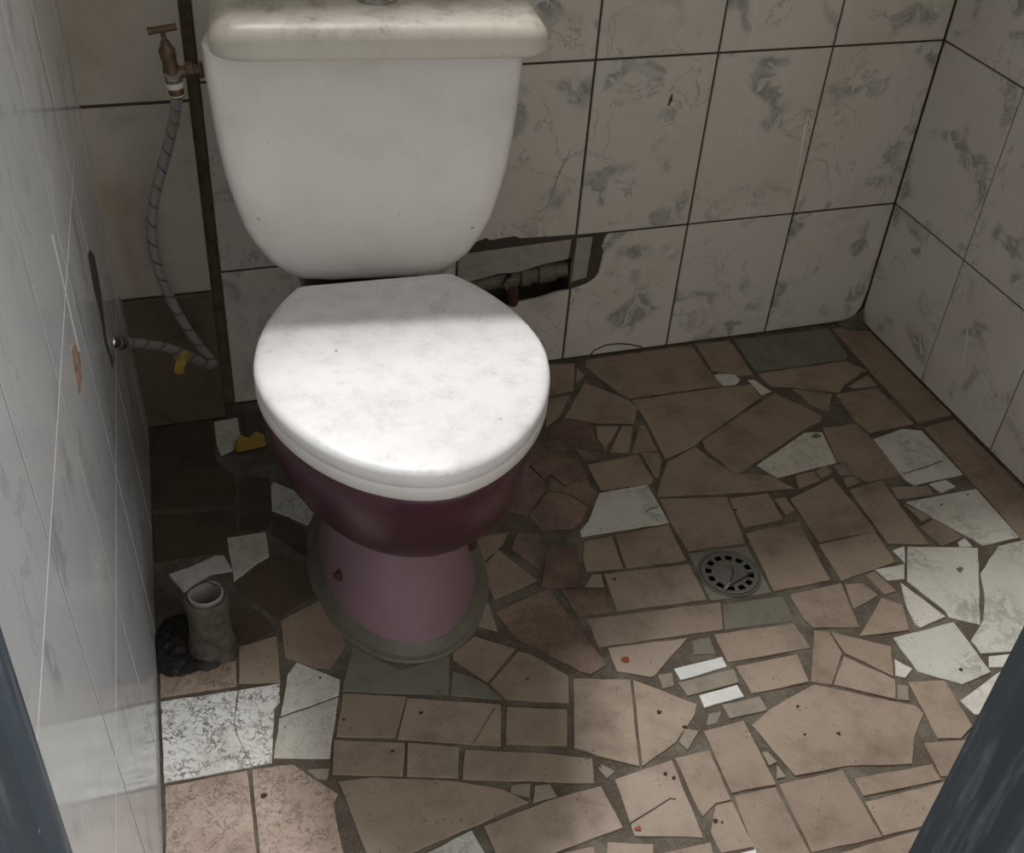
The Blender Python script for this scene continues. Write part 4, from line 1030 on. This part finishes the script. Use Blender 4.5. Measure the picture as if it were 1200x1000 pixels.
for s_ in range(NS):
    a = full * s_ / NS + 0.13
    hw_ = full / NS * 0.5
    ringsolid(0.0258, 0.0345, a + hw_ * 0.62, a + hw_ * 1.38, 3)
    pa, pb_ = a + hw_ * 0.62, a + hw_ * 1.38
    for ang in (pa, pb_):
        bm.faces.new([bm.verts.new(p) for p in ((0.0258 * math.cos(ang), 0.0258 * math.sin(ang), zt), (0.0345 * math.cos(ang), 0.0345 * math.sin(ang), zt), (0.0345 * math.cos(ang), 0.0345 * math.sin(ang), zb), (0.0258 * math.cos(ang), 0.0258 * math.sin(ang), zb))])
lathe(bm, [(0.0258, zb), (0.0258, zt), (0.020, zt + 0.0006), (0.008, zt + 0.0009)], (0, 0, 0), (0, 0, 1), 48)
bmesh.ops.remove_doubles(bm, verts=bm.verts[:], dist=1e-6)
link('drain_grate', bm, M['grate'], drain)
bm = bmesh.new()
lathe(bm, [(0.0412, -0.0009), (0.001, -0.0009)], (0, 0, 0), (0, 0, 1), 32)  # flat black disc, paints the darkness seen through the slots
link('drain_dark_disc', bm, M['black'], drain)

TW = [[(-0.5723, -0.5755), (-0.5506, -0.5693), (-0.5215, -0.5597)], [(-0.5429, -0.5404), (-0.5466, -0.5533), (-0.5589, -0.5672)], (-0.5669, -0.5753)]
bm = bmesh.new()
tube(bm, smooth_path([Vector((x, y, 0.0036)) for x, y in TW[0]], 0.004), 0.0010, 6)
tube(bm, smooth_path([Vector((x, y, 0.0034)) for x, y in TW[1]], 0.004), 0.0007, 6)
tw = link('twig', bm, M['twig'], smooth=True)
tag(tw, 'thin dark twig lying across the floor drain grate', 'twig')
x, y = TW[2]
bm = bmesh.new()
loft(bm, [[Vector((x + t * 0.012 - 0.006 + 0.002 * c, y + t * 0.007 - 0.0035 + 0.0028 * c, 0.0030 + 0.0016 * abs(c) + (0.0006 if q else 0))) for q, c in ((0, -1), (0, 0), (0, 1), (1, 1), (1, 0), (1, -1))] for t in (0, 0.33, 0.66, 1.0)])
tag(link('dry_leaf', bm, M['leaf'], smooth=True), 'tiny pale curled leaf on the front rim of the drain', 'leaf')

# ------------------------------------------------------------------ cemented waste-pipe stub with a tile shard on it, muck around
SP = Vector((-1.259, -0.500, 0.0))
stub = thing('pipe_stub', SP, 'cement-crusted waste pipe stub standing by the left wall', 'pipe stub')
bm = bmesh.new()
rr_ = []
for i, (r_, z) in enumerate([(0.036, -0.003), (0.031, 0.006), (0.0265, 0.02), (0.0255, 0.04), (0.0255, 0.06), (0.0262, 0.078), (0.0255, 0.088), (0.0238, 0.092), (0.0222, 0.091)]):
    ring = []
    for q in range(28):
        a = 2 * math.pi * q / 28
        nn = mnoise.noise(Vector((math.cos(a) * 1.6, math.sin(a) * 1.6, z * 28)))
        ring.append(Vector((math.cos(a) * r_ * (1 + 0.10 * nn), math.sin(a) * r_ * (1 + 0.10 * nn), z + 0.004 * nn * (i > 2))))
    rr_.append(ring)
loft(bm, rr_, True, False)
link('cement_crust', bm, M['crust'], stub, smooth=True)
bm = bmesh.new()
lathe(bm, [(0.0195, 0.030), (0.0195, 0.092), (0.0215, 0.092), (0.0222, 0.091), (0.0222, 0.030)], (0, 0, 0), (0, 0.06, 1), 26, cap=False)
bb = link('pipe', bm, M['pvc'], stub, smooth=True, angle=40)
bb['label'] = 'white plastic pipe end'

SH = [(-1.2984, -0.4663, 0.106), (-1.2702, -0.4639, 0.11), (-1.2411, -0.4545, 0.113), (-1.2309, -0.4571, 0.113), (-1.2235, -0.4783, 0.108), (-1.2493, -0.4758, 0.106), (-1.2687, -0.4818, 0.102), (-1.2841, -0.4921, 0.1)]
bm = bmesh.new()
loft(bm, [[Vector((a, b_, c - 0.005)) for a, b_, c in SH], [Vector((a, b_, c)) for a, b_, c in SH]])
tag(link('tile_shard', bm, M['shard']), 'grey broken tile shard lying across the top of the pipe stub', 'tile shard')

bm = bmesh.new()
NG = 44
mx0, mx1, my0, my1 = -1.330, -1.228, -0.540, -0.425
gv = []
for j in range(NG + 1):
    row = []
    for i in range(NG + 1):
        u, v = i / NG, j / NG
        x = mx0 + (mx1 - mx0) * u; y = my0 + (my1 - my0) * v
        rad = math.hypot((u - 0.40) / 0.55, (v - 0.42) / 0.52)
        hgt = max(0.0, 1 - rad ** 2) * 0.008 + 0.006 * mnoise.noise(Vector((x * 60, y * 60, 1.3))) + 0.003 * mnoise.noise(Vector((x * 260, y * 260, 2.1))) + 0.003 * mnoise.noise(Vector((x * 150, y * 150, 4.3)))
        e_ = min(1.0, max(0.0, (1.05 - rad) * 4 + 0.6 * mnoise.noise(Vector((x * 45, y * 45, 9)))))
        row.append(bm.verts.new((max(x, -1.303 + 0.048 * y), y, -0.006 + (hgt + 0.0085) * e_)))
    gv.append(row)
for j in range(NG):
    for i in range(NG):
        q = (gv[j][i], gv[j][i + 1], gv[j + 1][i + 1], gv[j + 1][i])
        if min((v.co.xy - SP.xy).length for v in q) > 0.0315: bm.faces.new(q)      # open where the stub comes up
for v in [v for v in bm.verts if not v.link_faces]: bm.verts.remove(v)
tag(link('muck', bm, M['muck'], smooth=True), 'black wet muck heaped round the pipe stub', 'muck', kind='stuff')

# litter by the back wall on the left
bm = bmesh.new()
YS = [(-1.1851, -0.1092), (-1.1736, -0.0905), (-1.1602, -0.098), (-1.1483, -0.0877), (-1.1373, -0.0947), (-1.1362, -0.123), (-1.1588, -0.1261), (-1.1821, -0.1268)]
n = len(YS)
loft(bm, [[Vector((a, b_, 0.001 + 0.004 * abs(math.sin(i * 1.7)))) for i, (a, b_) in enumerate(YS)], [Vector((a, b_, 0.0035 + 0.004 * abs(math.sin(i * 1.7)))) for i, (a, b_) in enumerate(YS)]])
tag(link('plastic_scrap', bm, M['yellow']), 'torn yellow plastic scrap on the floor behind the toilet', 'plastic scrap')
